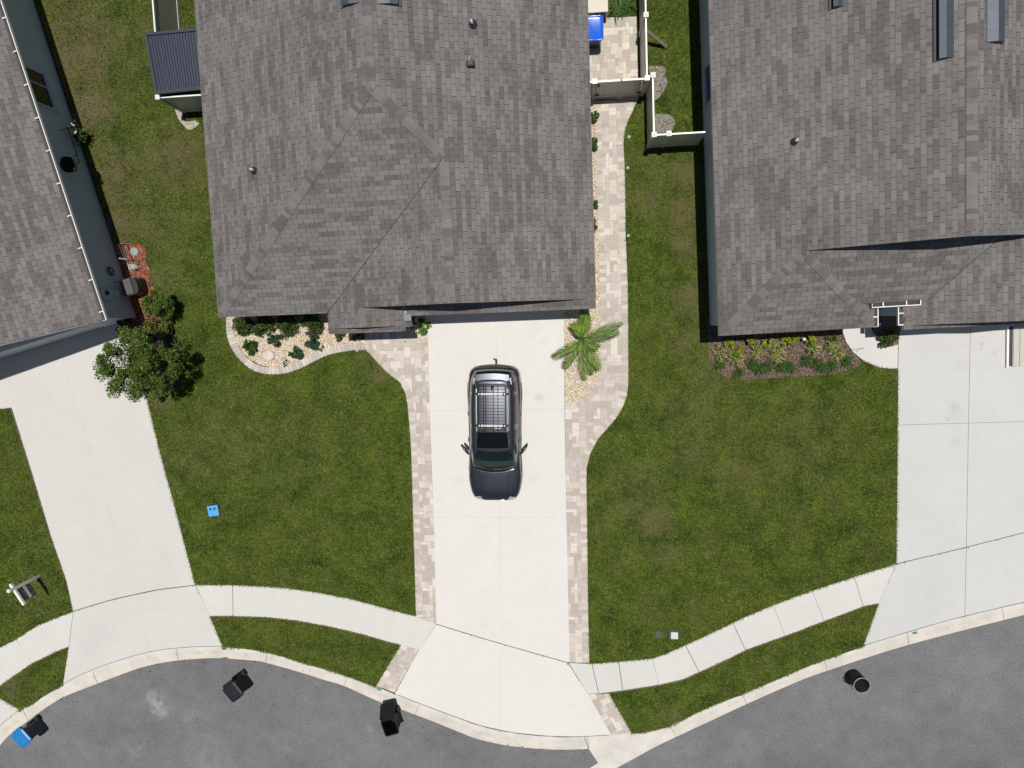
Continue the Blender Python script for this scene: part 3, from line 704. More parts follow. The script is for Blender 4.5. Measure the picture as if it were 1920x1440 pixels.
# ------------------------------------------------------------------ grass blades and loose stones (beyond counting)
hard = [PP(p, 0) for p in (mid, apron, left, lapr, right, rapr, swL, swR, swF, A_px, B_px, C_px, D_px, E_px, K_px, H_px, G_px, F_px, K2_px)]
hard += [PP(edge_px+[(686, 640), (435, 575)], 0), PP([(-60, 1290), (0, 1310), (36, 1331), (0, 1361), (-60, 1420)], 0)]
hard += [PP([(1576, 596), (1580, 622), (1587, 642), (1600, 660), (1620, 677), (1645, 688), (1665, 691), (1683, 691), (1685, 600)], 0)]
soft = [PP(p, 0) for p in (J_px, J2_px, D1_px, D2_px, D3_px)]
kerbpoly = [(-90, back[0][1])]+back+[(90, back[-1][1]), (90, -90), (-90, -90)]
houses_fp = []
def grass_blades():
    N = 420000
    x = rng.uniform(-24.5, 19.5, N); y = rng.uniform(-15.5, 14.5, N)
    keep = ~inside(x, y, kerbpoly)
    for p in hard+houses_fp: keep &= ~inside(x, y, p)
    s = np.zeros(N, bool)
    for p in soft: s |= inside(x, y, p)
    keep &= ~(s & (rng.random(N) < 0.82))
    x, y = x[keep], y[keep]; n = len(x)
    # only what the drone sees (with a margin)
    h = rng.uniform(0.025, 0.075, n); w = rng.uniform(0.008, 0.022, n)
    a = rng.uniform(0, 2*np.pi, n); ln = rng.uniform(0.012, 0.055, n)
    lx, ly = np.cos(a)*ln, np.sin(a)*ln; wx, wy = -np.sin(a)*w, np.cos(a)*w
    # blades along every paved edge lean out over it
    ex, ey, lx2, ly2, fx_, fy_ = [], [], [], [], [], []
    for p in hard:
        q = resample(list(p)+[p[0]], 0.02)
        for i in range(len(q)-1):
            d = q[i+1]-q[i]
            if d.length < 1e-6 or rng.random() < .35: continue
            d.normalize(); nn = Vector((-d.y, d.x))
            for sg in (1, -1):
                o_ = q[i]+nn*sg*rng.uniform(.004, .03); fx_.append(q[i].x+nn.x*sg*.09); fy_.append(q[i].y+nn.y*sg*.09); ex.append(o_.x); ey.append(o_.y); l_ = rng.uniform(.02, .085); j_ = rng.uniform(-.5, .5)
                lx2.append((-nn.x*sg+d.x*j_)*l_); ly2.append((-nn.y*sg+d.y*j_)*l_)
    ex, ey, lx2, ly2 = map(np.array, (ex, ey, lx2, ly2)); kk = ~inside(ex, ey, kerbpoly)
    fx_, fy_ = np.array(fx_), np.array(fy_)
    for p in hard+houses_fp: kk &= ~inside(ex, ey, p) & ~inside(fx_, fy_, p)
    kk &= (np.abs(ex) < 26) & (np.abs(ey) < 17)
    ex, ey, lx2, ly2 = ex[kk], ey[kk], lx2[kk], ly2[kk]
    qb = resample(back, .008); tb_ = []
    for a_, b_ in zip(qb, qb[1:]):
        dd = (b_-a_).normalized(); nn = Vector((dd.y, -dd.x)); l_ = rng.uniform(.02, .11)*(.4+.9*rng.random()*abs(math.sin(a_.x*2.1)+.3*math.sin(a_.x*9))); j_ = rng.uniform(-.5, .5)
        tb_.append((a_.x, a_.y+.01, (nn.x+dd.x*j_)*l_, (nn.y+dd.y*j_)*l_))
    tb_ = np.array(tb_); kb = np.ones(len(tb_), bool)
    for p in hard: kb &= ~inside(tb_[:, 0], tb_[:, 1]+.06, p)
    tb_ = tb_[kb]; ex = np.concatenate([ex, tb_[:, 0]]); ey = np.concatenate([ey, tb_[:, 1]]); lx2 = np.concatenate([lx2, tb_[:, 2]]); ly2 = np.concatenate([ly2, tb_[:, 3]]); m2 = len(ex)
    x = np.concatenate([x, ex]); y = np.concatenate([y, ey]); lx = np.concatenate([lx, lx2]); ly = np.concatenate([ly, ly2]); n = len(x)
    L_ = np.hypot(lx, ly)+1e-9; ww_ = np.concatenate([w, rng.uniform(.006, .013, m2)]); wx, wy = -ly/L_*ww_, lx/L_*ww_
    h = np.concatenate([h, rng.uniform(.035, .07, m2)])
    z0 = np.zeros(n)-0.005
    V = np.stack([np.stack([x-wx, y-wy, z0], 1), np.stack([x+wx, y+wy, z0], 1),
                  np.stack([x+lx*.45+wx*.8, y+ly*.45+wy*.8, h*.7], 1), np.stack([x+lx*.45-wx*.8, y+ly*.45-wy*.8, h*.7], 1),
                  np.stack([x+lx, y+ly, h], 1)], 1).reshape(-1, 3)
    b = np.arange(n)*5
    F = np.stack([b, b+1, b+2, b, b+2, b+3, b+3, b+2, b+4], 1).ravel()
    tone = np.repeat(rng.random(n), 3)
    o = fast_mesh('grass', V, F, 3, M_BLADE, tone)
    tag(o, 'short green mown grass of the front and side lawns', 'grass', kind='stuff')
def scatter(polys, dens, r0, r1, mat, name, label, cat, flat=0.6, zb=0.01, long=1.0, seed=1):
    g = np.random.default_rng(seed)
    ico = [(0, 0, 1), (1, 0, 0), (0, 1, 0), (-1, 0, 0), (0, -1, 0)]
    ico = np.array([(0, 0, 1), (.87, .3, .3), (.1, .95, .25), (-.85, .4, .3), (-.5, -.8, .25), (.5, -.85, .3), (0, 0, -.6)], float)
    fc = np.array([(0, 1, 2), (0, 2, 3), (0, 3, 4), (0, 4, 5), (0, 5, 1), (6, 2, 1), (6, 3, 2), (6, 4, 3), (6, 5, 4), (6, 1, 5)])
    X = []; Y = []
    for p in polys:
        xs = [q[0] for q in p]; ys = [q[1] for q in p]
        n = int((max(xs)-min(xs))*(max(ys)-min(ys))*dens)
        a = g.uniform(min(xs), max(xs), n); b = g.uniform(min(ys), max(ys), n); k = inside(a, b, p); X.append(a[k]); Y.append(b[k])
    x = np.concatenate(X); y = np.concatenate(Y); n = len(x)
    r = g.uniform(r0, r1, n); an = g.uniform(0, 6.28, n); el = g.uniform(.6, 1.0, n)
    c, s = np.cos(an)[:, None], np.sin(an)[:, None]
    px = ico[None, :, 0]*r[:, None]*long; py = ico[None, :, 1]*r[:, None]*el[:, None]/long
    V = np.stack([x[:, None]+px*c-py*s, y[:, None]+px*s+py*c, zb+ico[None, :, 2]*r[:, None]*flat+g.uniform(0, .01, n)[:, None]], 2).reshape(-1, 3)
    F = (np.arange(n)[:, None, None]*7+fc[None]).ravel()
    o = fast_mesh(name, V, F, 3, mat, np.repeat(g.random(n), 10), smooth=False)
    tag(o, label, cat, kind='stuff')
grass_blades_later = True
scatter([PP(p, 0) for p in (F_px, G_px, H_px)], 900, 0.018, 0.042, M_PEB, 'river_rock', 'cream and tan river rock filling the beds around the middle house', 'gravel')
scatter([PP(J_px, 0)], 500, 0.02, 0.05, M_CHIPR, 'mulch_chips', 'red bark mulch chips in the bed beside the left house', 'mulch', 0.3, long=1.5, seed=2)
scatter([PP(K_px, 0), PP(K2_px, 0)], 380, 0.02, 0.05, M_CHIPB, 'mulch_chips', 'brown bark mulch chips in the bed before the right house', 'mulch', 0.3, zb=0.02, long=1.6, seed=3)
scatter([PP(D1_px, 0), PP(D2_px, 0)], 130, 0.015, 0.05, m_pebble('soil_lumps', [(0, (.14, .12, .10)), (.6, (.30, .28, .25)), (1, (.55, .54, .52))]), 'soil_lumps', 'grey soil lumps on the bare patches beside the vinyl fence', 'soil', 0.5, seed=5)

# ------------------------------------------------------------------ foliage
def leaves(mb, pts, size, tones, r, up=0.5, long=1.7, m=0):
    for p, tn in zip(pts, tones):
        s = size*r.uniform(.6, 1.25)
        n = Vector((r.gauss(0, 1), r.gauss(0, 1), abs(r.gauss(0, 1))*2*up+.25)).normalized()
        a = n.cross(Vector((r.gauss(0, 1), r.gauss(0, 1), r.gauss(0, 1)))).normalized(); b = n.cross(a)
        p = Vector(p); a = a*s*long*.5; b = b*s*.5
        q = [p-a, p+b*.9+n*s*.08, p+a, p-b*.9+n*s*.08]
        mb.face(q, m, col=tn)
def crown_points(r, n, R_, H, z0, clumps, clump_r, squash=1.0, hole=0.0):
    cs = []
    for _ in range(clumps):
        a = r.uniform(0, 6.283); q = math.sqrt(r.random())*R_; z = z0+H*(r.random())*(1-.5*(q/R_)**2)
        cs.append((math.cos(a)*q, math.sin(a)*q*squash, z, r.uniform(.55, 1.25)*clump_r, r.uniform(0, .35)))
    pts = []; tn = []
    for _ in range(n):
        c = cs[int(r.random()*len(cs))]
        v = Vector((r.gauss(0, 1), r.gauss(0, 1), r.gauss(0, .7))).normalized()*c[3]*r.random()**.4
        pts.append((c[0]+v.x, c[1]+v.y, max(.03, c[2]+v.z))); tn.append(min(.92, max(0, r.random()*.65+c[4])) if r.random() > .04 else .97)
    return pts, tn, cs
def tree(name, xy, Rr, z0, H, nleaf, leaf, clumps, cr, mat, label, cat, seed, trunk_h=None, group=None, squash=1.0, leafsq=.5, base=None, rad=.05):
    r = random.Random(seed)
    t = empty(name, (xy[0], xy[1], 0), 0, label, cat, group)
    pts, tn, cs = crown_points(r, nleaf, Rr, H, z0, clumps, cr, squash)
    mb = MB(); leaves(mb, pts, leaf, tn, r); mb.build('crown', mat, t)
    tk = MB(); th = trunk_h or z0+.3*H
    tk.tube([(0, 0, -.05), (.02, .01, th*.5), (0, .03, th)], [rad*1.2, rad, rad*.7], 8)
    for c in cs[:min(len(cs), 26)]:
        a = Vector((0, .02, th*r.uniform(.55, 1))); b = Vector(c[:3]); m_ = (a+b)/2+Vector((0, 0, -.05))
        tk.tube([a, m_, b], [rad*.5, rad*.32, rad*.12], 5)
    tk.build('trunk', M_BARK, t)
    return t
def bush(name, xy, Rr, H, nleaf, leaf, mat, label, cat='shrub', group=None, seed=0, flowers=0, fmat=None, clumps=9, z0=None, squash=1.0, z=0.0):
    r = random.Random(seed*7+3)
    t = empty(name, (xy[0], xy[1], z), r.uniform(0, 6), label, cat, group)
    pts, tn, cs = crown_points(r, nleaf, Rr*.78, H*.75, H*.22, clumps, Rr*.34, squash)
    mb = MB(); leaves(mb, pts, leaf, tn, r); mb.build('foliage', mat, t)
    sm = MB()
    for c in cs[:8]: sm.tube([(0, 0, 0), (c[0]*.5, c[1]*.5, c[2]*.6), (c[0], c[1], c[2])], [.012, .009, .005], 4)
    sm.build('stem', M_BARK, t)
    if flowers:
        for k in range(flowers):
            a = 6.283*k/flowers+r.random(); q = Rr*r.uniform(.45, .8)
            fb = MB(); c = Vector((math.cos(a)*q, math.sin(a)*q, H*1.0))
            for _ in range(26):
                v = Vector((r.gauss(0, 1), r.gauss(0, 1), abs(r.gauss(0, 1)))).normalized()*.055
                leaves(fb, [c+v], .045, [.5], r, long=1)
            fb.build('flower', fmat, t)
    return t
def strap_plant(name, xy, Rr, H, n, w, mat, label, cat='plant', group=None, seed=0, z=0.0):
    """tuft of long arching leaves"""
    r = random.Random(seed*13+5)
    mb = MB(); cx, cy = xy
    for k in range(n):
        a = r.uniform(0, 6.283); L = Rr*r.uniform(.55, 1.1); hh = H*r.uniform(.6, 1.1); ox, oy = r.gauss(0, Rr*.22), r.gauss(0, Rr*.22)
        d = Vector((math.cos(a), math.sin(a), 0)); s = Vector((-d.y, d.x, 0))*w*r.uniform(.7, 1.2); o0 = Vector((ox, oy, 0)); col = r.random()
        pr = [o0, o0+d*L*.35+Vector((0, 0, hh*.75)), o0+d*L*.72+Vector((0, 0, hh)), o0+d*L+Vector((0, 0, hh*.62))]
        ww = [.6, 1, .8, .05]
        for i in range(3):
            mb.face([pr[i]-s*ww[i], pr[i]+s*ww[i], pr[i+1]+s*ww[i+1], pr[i+1]-s*ww[i+1]], 0, col=col)
    o = mb.build(name, mat, None, label, cat, group); o.location = (cx, cy, z); return o

# the tree and shrubs of the left house
tx, ty = P(306, 668, 0)
T = tree('shade_tree', P(246, 686, 2.3), 1.50, 1.35, 1.45, 17000, .055, 90, .25, M_LTREE, 'leafy green tree spreading over the left driveway beside the red mulch', 'tree', 11, trunk_h=1.7, squash=.82, rad=.06)
tree('small_tree', P(283, 574, 1.3), .50, .5, 1.1, 4200, .05, 32, .19, M_LTREE, 'upright leafy shrub between the air conditioner and the larger tree', 'tree', 12, trunk_h=.7, rad=.03)
bush('shrub', P(292, 612, .6), .55, .8, 900, .075, M_LRED, 'reddish-green shrub growing in red mulch between the two leafy trees', seed=3, clumps=14)
bush('shrub', P(232, 612, .5), .42, .7, 600, .075, M_LDARK, 'dark shrub at the front corner of the left house wall, in shade', seed=4)
strap_plant('palm_shrub', P(330, 655, .4), .5, .55, 30, .02, M_LIRI, 'small spiky palm shrub in the shade right of the leafy tree', 'shrub', seed=5)

# middle house beds
hx = [(452, 608, .46), (488, 611, .50), (535, 609, .48), (583, 607, .52)]
hl = ['leftmost dark round shrub of the row under the eave of the middle house', 'second dark shrub of the row under the eave, above the round stone', 'third dark shrub of the row under the eave, before the porch', 'dark shrub of the eave row right beside the porch roof']
for i, ((u, v, r_), l) in enumerate(zip(hx, hl)):
    bush('round_shrub', P(u, v, .4), r_, .6, 1900, .05, M_LDARK, l, group='dark shrubs in a row under the eave', seed=20+i, clumps=26)
bush('hydrangea', P(464, 651, .4), .34, .45, 420, .085, M_LDARK, 'green bush with pale yellow-green flower heads at the left end of the rock bed', 'flowering bush', clumps=14, seed=31, flowers=3, fmat=M_FLOY)
bl = [(512, 637, .31, 'bluish-green shrub between the eave row and the round stone'), (584, 641, .36, 'largest bluish-green shrub in the rock bed, right of centre'), (551, 664, .31, 'bluish-green shrub beside the curved edging at the front of the rock bed')]
for i, (u, v, r_, l) in enumerate(bl):
    bush('rock_bed_shrub', P(u, v, .3), r_, .42, 560, .055, M_LBLUE, l, group='bluish-green shrubs in the rock bed', seed=40+i, clumps=12)
bush('rock_bed_shrub', P(634, 631, .3), .27, .35, 300, .055, M_LDARK, 'small green shrub half under the front corner of the porch roof', seed=45)
bush('flower_plant', P(601, 653, .15), .13, .2, 110, .05, M_LBRT, 'tiny plant with one white bloom near the large bluish shrub', 'flower', seed=50, flowers=1, fmat=M_FLOW)
bush('flower_plant', P(533, 680, .15), .15, .2, 130, .05, M_LDARK, 'tiny plant with white blooms against the curved edging', 'flower', seed=51, flowers=3, fmat=M_FLOW)
bush('porch_plant', P(672, 629, .2), .3, .3, 220, .06, M_LDARK, 'dark shaded plant at the edge of the porch beside the pavers', 'plant', seed=52)
bush('hydrangea', P(788, 612, .35), .35, .5, 420, .08, M_LBRT, 'bright bush with pale flower heads between porch and driveway', 'flowering bush', seed=53, flowers=3, fmat=M_FLOY)
bush('shrub', P(766, 604, .3), .3, .45, 300, .06, M_LDARK, 'dark shaded shrub behind the bright hydrangea by the driveway', seed=54)
ss = [(1106, 214, .30, 'shrub peeping from under the eave nearest the gate'), (1108, 270, .36, 'largest shrub of those peeping from under the right eave'), (1109, 382, .26, 'third shrub peeping from under the right eave'), (1110, 422, .28, 'fourth shrub along the right eave, nearest the driveway')]
for i, (u, v, r_, l) in enumerate(ss):
    bush('side_shrub', P(u, v, .3), r_, .45, 480, .055, M_LDARK, l, group='shrubs along the right side of the middle house', seed=60+i)
bush('small_weed', P(760, 640, .02), .05, .05, 12, .03, M_LBRT, 'tiny weed in the paver joints by the driveway', 'weed', seed=69)

# right house bed
cy_ = [(1372, 641), (1385, 660), (1410, 640), (1442, 640), (1474, 637), (1492, 637), (1523, 638), (1566, 633)]
for i, (u, v) in enumerate(cy_):
    o_ = ['first', 'second', 'third', 'fourth', 'fifth', 'sixth', 'seventh', 'eighth'][i]
    bush('croton', P(u, v, .35), .24+.05*((i*3) % 3)/2, .5, 230, .07, M_LYEL if i != 7 else M_LRED, f'{o_} yellow-green croton counted from the left, under the eave of the right house', 'shrub', 'crotons under the eave of the right house', seed=70+i, clumps=7)
vx = [(1350, 662), (1381, 672), (1419, 662), (1456, 670), (1460, 657), (1526, 655), (1562, 647), (1571, 662)]
for i, (u, v) in enumerate(vx):
    o_ = ['first', 'second', 'third', 'fourth', 'fifth', 'sixth', 'seventh', 'eighth'][i]
    strap_plant('variegated_plant', P(u, v, .25), .31, .34, 60, .012, M_LVAR, f'{o_} pale yellow variegated plant from the left in the brown mulch bed', 'plant', 'variegated plants in the brown mulch bed', seed=80+i)
lx = [(1351, 684), (1386, 700), (1413, 685), (1424, 693), (1437, 690), (1465, 687), (1483, 690), (1513, 677), (1531, 683), (1543, 690), (1561, 688), (1588, 677)]
for i, (u, v) in enumerate(lx):
    o_ = ['first', 'second', 'third', 'fourth', 'fifth', 'sixth', 'seventh', 'eighth', 'ninth', 'tenth', 'eleventh', 'twelfth'][i]
    strap_plant('liriope', P(u, v, .2), .25, .25, 85, .010, M_LIRI, f'{o_} dark green strap-leaved tuft from the left along the front of the mulch bed', 'plant', 'strap-leaved tufts in the brown mulch bed', seed=100+i)
bush('entry_shrub', P(1667, 633, .4), .42, .55, 620, .07, M_LDARK, 'dark bushy shrub beside the curved walk of the right house', seed=120, z=.02)
bush('entry_shrub', P(1676, 628, .5), .24, .6, 220, .06, M_LYEL, 'yellowish shrub against the right driveway behind the dark bush', seed=121, z=.02)

# palm between driveway and path
def palm():
    cx, cy = P(1092, 636, .9)
    t = empty('pygmy_palm', (cx, cy, 0), 0, 'small palm with arching green fronds in the rock bed right of the driveway', 'palm')
    tk = MB(); tk.tube([(0, 0, -.02), (.01, 0, .35), (0, 0, .8)], [.10, .09, .075], 12)
    r = random.Random(5)
    for k in range(40):
        a = k*2.4; z = .05+k*.018
        tk.box((math.cos(a)*.09, math.sin(a)*.09, z), (.05, .05, .03), rz=a)
    tk.build('trunk', M_BARK, t)
    tips = [(1095, 572, 1.35), (1165, 604, 1.35), (1160, 622, 1.15), (1040, 672, 1.3), (1092, 711, 1.25), (1126, 690, 1.05), (1057, 687, .9), (1110, 700, 1.0), (1072, 600, .9), (1104, 586, 1.1), (1125, 655, .95)]
    for i, (u, v, L) in enumerate(tips):
        ex, ey = P(u, v, .55); d = Vector((ex-cx, ey-cy, 0)); Lh = d.length; d.normalize(); s = Vector((-d.y, d.x, 0))
        if i > 7: Lh *= .8
        n = 17; f = MB(); pts = []; bend = r.uniform(-.1, .1); hpk = r.uniform(.35, .55)
        for k in range(n+1):
            q = k/n; z = .85+hpk*math.sin(q*1.9)*.9-.75*q*q*(.6 if i < 8 else .3)
            pts.append(d*Lh*q+s*bend*q*q*Lh+Vector((0, 0, z)))
        f.tube(pts, [.016*(1-.8*k/n)+.003 for k in range(n+1)], 5, m=1)
        for k in range(2, 2*n+1):
            q = k/(2*n); p0 = pts[min(int(q*n), n-1)].lerp(pts[min(int(q*n)+1, n)], q*n % 1)
            l = .39*math.sin(math.pi*min(1, q*.82+.14))**.7*r.uniform(.85, 1.1)
            for sg in (1, -1):
                dirv = (s*sg*1.0+d*(1.0+.9*q+r.uniform(-.15,.15))).normalized()
                tip = p0+dirv*l+Vector((0, 0, -.08-l*.35+r.uniform(-.07, .07))); md = p0+dirv*l*.5+Vector((0, 0, .015))
                wv = (d*1.0-s*sg*.6).normalized()*.0105
                c_ = min(.9, max(0, r.gauss(.45, .38))) if r.random() > .02 else .97
                f.face([p0-wv*.6, p0+wv*.6, md+wv, md-wv], 0, col=c_); f.face([md-wv, md+wv, tip+wv*.1, tip-wv*.1], 0, col=min(.97, c_+.12))
        f.build('frond', [M_PALM, M_LIRI], t)
palm()
# ------------------------------------------------------------------ houses
S_ = 5/12.0; HE = 2.7
class Roof:
    """roof faces given in house-local plan with a plane z = z0 + S*(distance from its eave line)"""
    def __init__(s): s.faces = []
    def add(s, pts, fn, g):      # g: uphill direction in plan
        s.faces.append(([(x, y, fn(x, y)) for x, y in pts], g))
    def build(s, parent, name='roof', th=0.14, mats=None, label=None):
        mb = MB(); edges = {}
        for pts, g in s.faces:
            a = area([(p[0], p[1]) for p in pts])
            if a < 0: pts = list(reversed(pts))
            tri = tessellate_polygon([[Vector((p[0], p[1], 0)) for p in pts]])
            k = math.sqrt(1+S_*S_)
            for t in tri:
                q = [pts[j] for j in t]
                if area([(p[0], p[1]) for p in q]) < 0: q.reverse()
                uv = [(p[0]*-g[1]+p[1]*g[0], (p[0]*g[0]+p[1]*g[1])*k) for p in q]
                mb.face(q, 0, uv=uv)
                mb.face([(p[0], p[1], p[2]-th) for p in reversed(q)], 2)
            for i in range(len(pts)):
                A, B = pts[i], pts[(i+1) % len(pts)]
                ka = tuple(round(c, 3) for c in A); kb = tuple(round(c, 3) for c in B)
                if (kb, ka) in edges: del edges[(kb, ka)]
                else: edges[(ka, kb)] = 1
        for (A, B) in edges:
            mb.face([A, (A[0], A[1], A[2]-th), (B[0], B[1], B[2]-th), B], 1)
        return mb.build(name, mats or [M_SH, M_TRIM, M_SOFF], parent, label)
def caps(parent, lines, seed=1, w=.155):
    """overlapping cap shingles along hips and ridges: (A, B, slope vectors handled by sag)"""
    r = random.Random(seed)
    for A, B, sag in lines:
        mb = MB()
        A = Vector(A); B = Vector(B); d = B-A; n = int((d.length-.42)/.145); d.normalize(); A = A+d*.16
        s = Vector((-d.y, d.x, 0)).normalized()*w
        tone = r.random()
        for i in range(n):
            p = A+d*(.145*i); q = p+d*.25
            if r.random() < .75: tone = r.random()
            dz = Vector((0, 0, .030)); dz2 = Vector((0, 0, .012)); drop = Vector((0, 0, -sag*w))
            for sg in (1, -1):
                f = [p+dz, q+dz2, q+s*sg+drop+dz2, p+s*sg+drop+dz]
                if sg > 0: f = [f[0], f[3], f[2], f[1]]
                f = list(reversed(f)) if False else f
                mb.face(f, 0, col=tone)
                mb.face([p+s*sg+drop+dz, p+dz, p, p+s*sg+drop], 0, col=tone)
        mb.build('ridge_cap', M_CAP, parent)
def valley(parent, A, B, w=.022):
    mb = MB(); A = Vector(A); B = Vector(B); d = (B-A).normalized(); s = Vector((-d.y, d.x, 0)).normalized()*w/2; z = Vector((0, 0, .012))
    mb.face([A-s+z, A+s+z, B+s+z, B-s+z], 0); return mb.build('valley_line', M_LEAD, parent)
def gable_wall(mb, y, x0, x1, xr, zr, zb, th=.12, m=0):
    a = [(x0, y, zb), (x1, y, zb), (xr, y, zr)]
    mb.face(a, m); mb.face([(p[0], p[1]+th, p[2]) for p in reversed(a)], m)
def wall_run(mb, pts, z0, z1, m=0, th=.18):
    for (a, b) in zip(pts, pts[1:]):
        A = Vector((*a, 0)); B = Vector((*b, 0)); c = (A+B)/2; d = B-A
        mb.box((c.x, c.y, (z0+z1)/2), (d.length+th*.98, th, z1-z0), rz=math.atan2(d.y, d.x), m=m)
def garage(parent, x0, x1, y, rz=0, z0=0.02, h=2.15):
    mb = MB(); w = x1-x0
    for k in range(4):
        mb.box(((x0+x1)/2, y, z0+h/4*(k+.5)), (w, .05, h/4-.012), bev=.008)
        for j in range(6):
            mb.box((x0+w*(j+.5)/6, y-.028, z0+h/4*(k+.5)), (w/6-.14, .012, h/4-.16), bev=.004)
    mb.build('garage_door', M_DOOR, parent)
def pipe_vent(parent, c, h=.35, r=.036, boot=.26, cap=True, ang=0):
    e = MB(); e.lathe([(boot*.5, -.06), (boot*.5, .01), (r*1.5, .10), (r*1.15, .14)], c, 16)
    e.box((c[0], c[1]-.10, c[2]-.03), (boot*.9, boot*1.4, .03), rx=0)
    e.build('vent_boot', M_LEAD, parent)
    p = MB(); p.lathe([(r, 0), (r, h), (r*.7, h), (r*.7, h-.1), (0, h-.1)], c, 16); p.build('vent_pipe', M_PIPE, parent)
def slant_vent(parent, x0, x1, y0, y1, zfun, h=.13, openside=-1, dark=True):
    """long metal off-ridge vent hood lying on the slope"""
    mb = MB(); xo, xc = (x0, x1) if openside < 0 else (x1, x0)
    z = lambda x, k: zfun(x)+k
    A = [(xo, y0, z(xo, h+.02)), (xc, y0, z(xc, .025)), (xc, y1, z(xc, .025)), (xo, y1, z(xo, h+.02))]
    xm = xo+(xc-xo)*.42
    B = [(xm, y0, z(xm, h+.02)), (xm, y1, z(xm, h+.02))]
    mb.face([A[0], B[0], B[1], A[3]], 0); mb.face([B[0], A[1], A[2], B[1]], 0)
    mb.face([(xo, y0, z(xo, .03)), (xc, y0, z(xc, .0)), A[1], B[0], A[0]], 0); mb.face([(xo, y1, z(xo, .03)), A[3], B[1], A[2], (xc, y1, z(xc, 0))], 0)
    mb.box(((xo+openside*.03), (y0+y1)/2, z(xo, .015)), (.10, y1-y0+.04, .02), m=1)
    return mb.build('roof_vent', [M_VENT, M_LEAD], parent)
M_GUTIN = plain('gutter_inner_dark', (.07, .06, .05), .9, var=.4, scale=12)  # darker tone for the floor inside the gutter
def gutter(parent, a, b, z, out, w=.11, straps=(), m=None):
    """open K-style gutter from a to b, 'out' = outward unit vector in plan"""
    A = Vector((*a, z)); B = Vector((*b, z)); o = Vector((*out, 0)); d = (B-A).normalized(); mb = MB(); U = Vector((0, 0, 1))
    def wallq(off, t, hgt, zo=0):
        c = (A+B)/2+o*off+U*(zo-hgt/2); ang = math.atan2(d.y, d.x)
        mb.box(c, ((B-A).length, t, hgt), rz=ang)
    wallq(w, .030, .11, .005); mb.box((A+B)/2+o*w*.45-U*.06, ((B-A).length-.02, w*.85, .012), rz=math.atan2(d.y, d.x), m=1); mb.box((A+B)/2+o*w*.5-U*.115, ((B-A).length-.01, w*1.1, .012), rz=math.atan2(d.y, d.x))
    for P0 in (A, B): mb.box(P0+o*w/2-U*.05, (.012, w, .11), rz=math.atan2(d.y, d.x))
    L = (B-A).length
    for s in straps:
        c = A+d*(s*L)+o*(w*.45)+U*.012; mb.box(c, (.035, w*1.25, .012), rz=math.atan2(d.y, d.x))
    return mb.build('gutter', [m or M_GUT, M_GUTIN], parent)
def window(parent, c, w, h, nrm_ang, split=True):
    """c centre on wall face; nrm_ang = direction the window faces"""
    M = Matrix.Translation(c) @ Matrix.Rotation(nrm_ang+math.pi/2, 4, 'Z')
    f = MB()
    def B_(x, y, z, sx, sy, sz): f.mesh([M @ Vector((x+i*sx/2, y+j*sy/2, z+k*sz/2)) for i in (-1, 1) for j in (-1, 1) for k in (-1, 1)], [(0, 1, 3, 2), (4, 6, 7, 5), (0, 4, 5, 1), (2, 3, 7, 6), (0, 2, 6, 4), (1, 5, 7, 3)])
    t = .06
    B_(-w/2, -.03, 0, t, .07, h+t); B_(w/2, -.03, 0, t, .07, h+t); B_(0, -.03, h/2, w-t, .07, t); B_(0, -.03, -h/2, w-t, .07, t)
    if split: B_(w*.1, -.025, 0, .04, .05, h-t)
    wd = f.build('window', M_WALLB, parent)
    g = MB(); g.mesh([M @ Vector((x, -.012, z)) for x, z in ((-w/2+.03, -h/2+.03), (w/2-.03, -h/2+.03), (w/2-.03, h/2-.03), (-w/2+.03, h/2-.03))], [(0, 1, 2, 3)])
    g.build('window_pane', M_GLASS, wd)
    s = MB(); M2 = M; s.mesh([M @ Vector((i*(w/2+.1), -.05+j*.06, -h/2-.07+k*.04)) for i in (-1, 1) for j in (-1, 1) for k in (-1, 1)], [(0, 1, 3, 2), (4, 6, 7, 5), (0, 4, 5, 1), (2, 3, 7, 6), (0, 2, 6, 4), (1, 5, 7, 3)])
    s.build('window_sill', M_WALLB, wd)

# ===== middle house (axis aligned)
W, E, F, YN = -12.2, 1.05, 0.37, 17.0
XR = (W+E)/2; ZR = HE+S_*(E-XR); AY = F+(E-W)/2
XL = -8.25; XG = (E+XL)/2; ZG = HE+S_*(E-XG); GY = F+(ZG-HE)/S_; YG = 0.50
YP = -0.17; XPR = -6.905; ZP = HE+S_*(XPR-XL)
zW = lambda x, y: HE+S_*(x-W); zE = lambda x, y: HE+S_*(E-x); zF = lambda x, y: HE+S_*(y-F); zL = lambda x, y: HE+S_*(x-XL)
H1 = empty('house', (-5.5, 6, 0), 0, 'middle house with grey shingle roof, garage facing the driveway with the parked car', 'house')
def loc1(o=None): return H1
H1.location = (0, 0, 0)
rf = Roof()
rf.add([(W, F), (XR, AY), (XR, YN), (W, YN)], zW, (1, 0))
rf.add([(W, F), (XL, F), (XG, GY), (XR, AY)], zF, (0, 1))
rf.add([(XG, YG), (E, YG), (E, YN), (XR, YN), (XR, AY), (XG, GY)], zE, (-1, 0))
rf.add([(XL, F), (XL, YP), (XPR, YP), (XPR, YG), (XG, YG), (XG, GY)], zL, (1, 0))
zPR = lambda x, y: HE+S_*((2*XPR-XL)-x)
XPE = 2*XPR-XL
roof1 = rf.build(H1)
pr = Roof(); pr.add([(XPR, YP), (XPE, YP), (XPE, .80), (XPR, .80)], zPR, (-1, 0)); pr.build(H1, 'porch_roof')
caps(roof1, [((XR, YN, ZR), (XR, AY, ZR), .42), ((XR, AY, ZR), (W, F, HE), .3), ((XR, AY, ZR), (XG, GY, ZG), .3), ((XG, GY, ZG), (XG, YG, ZG), .42)], 3)
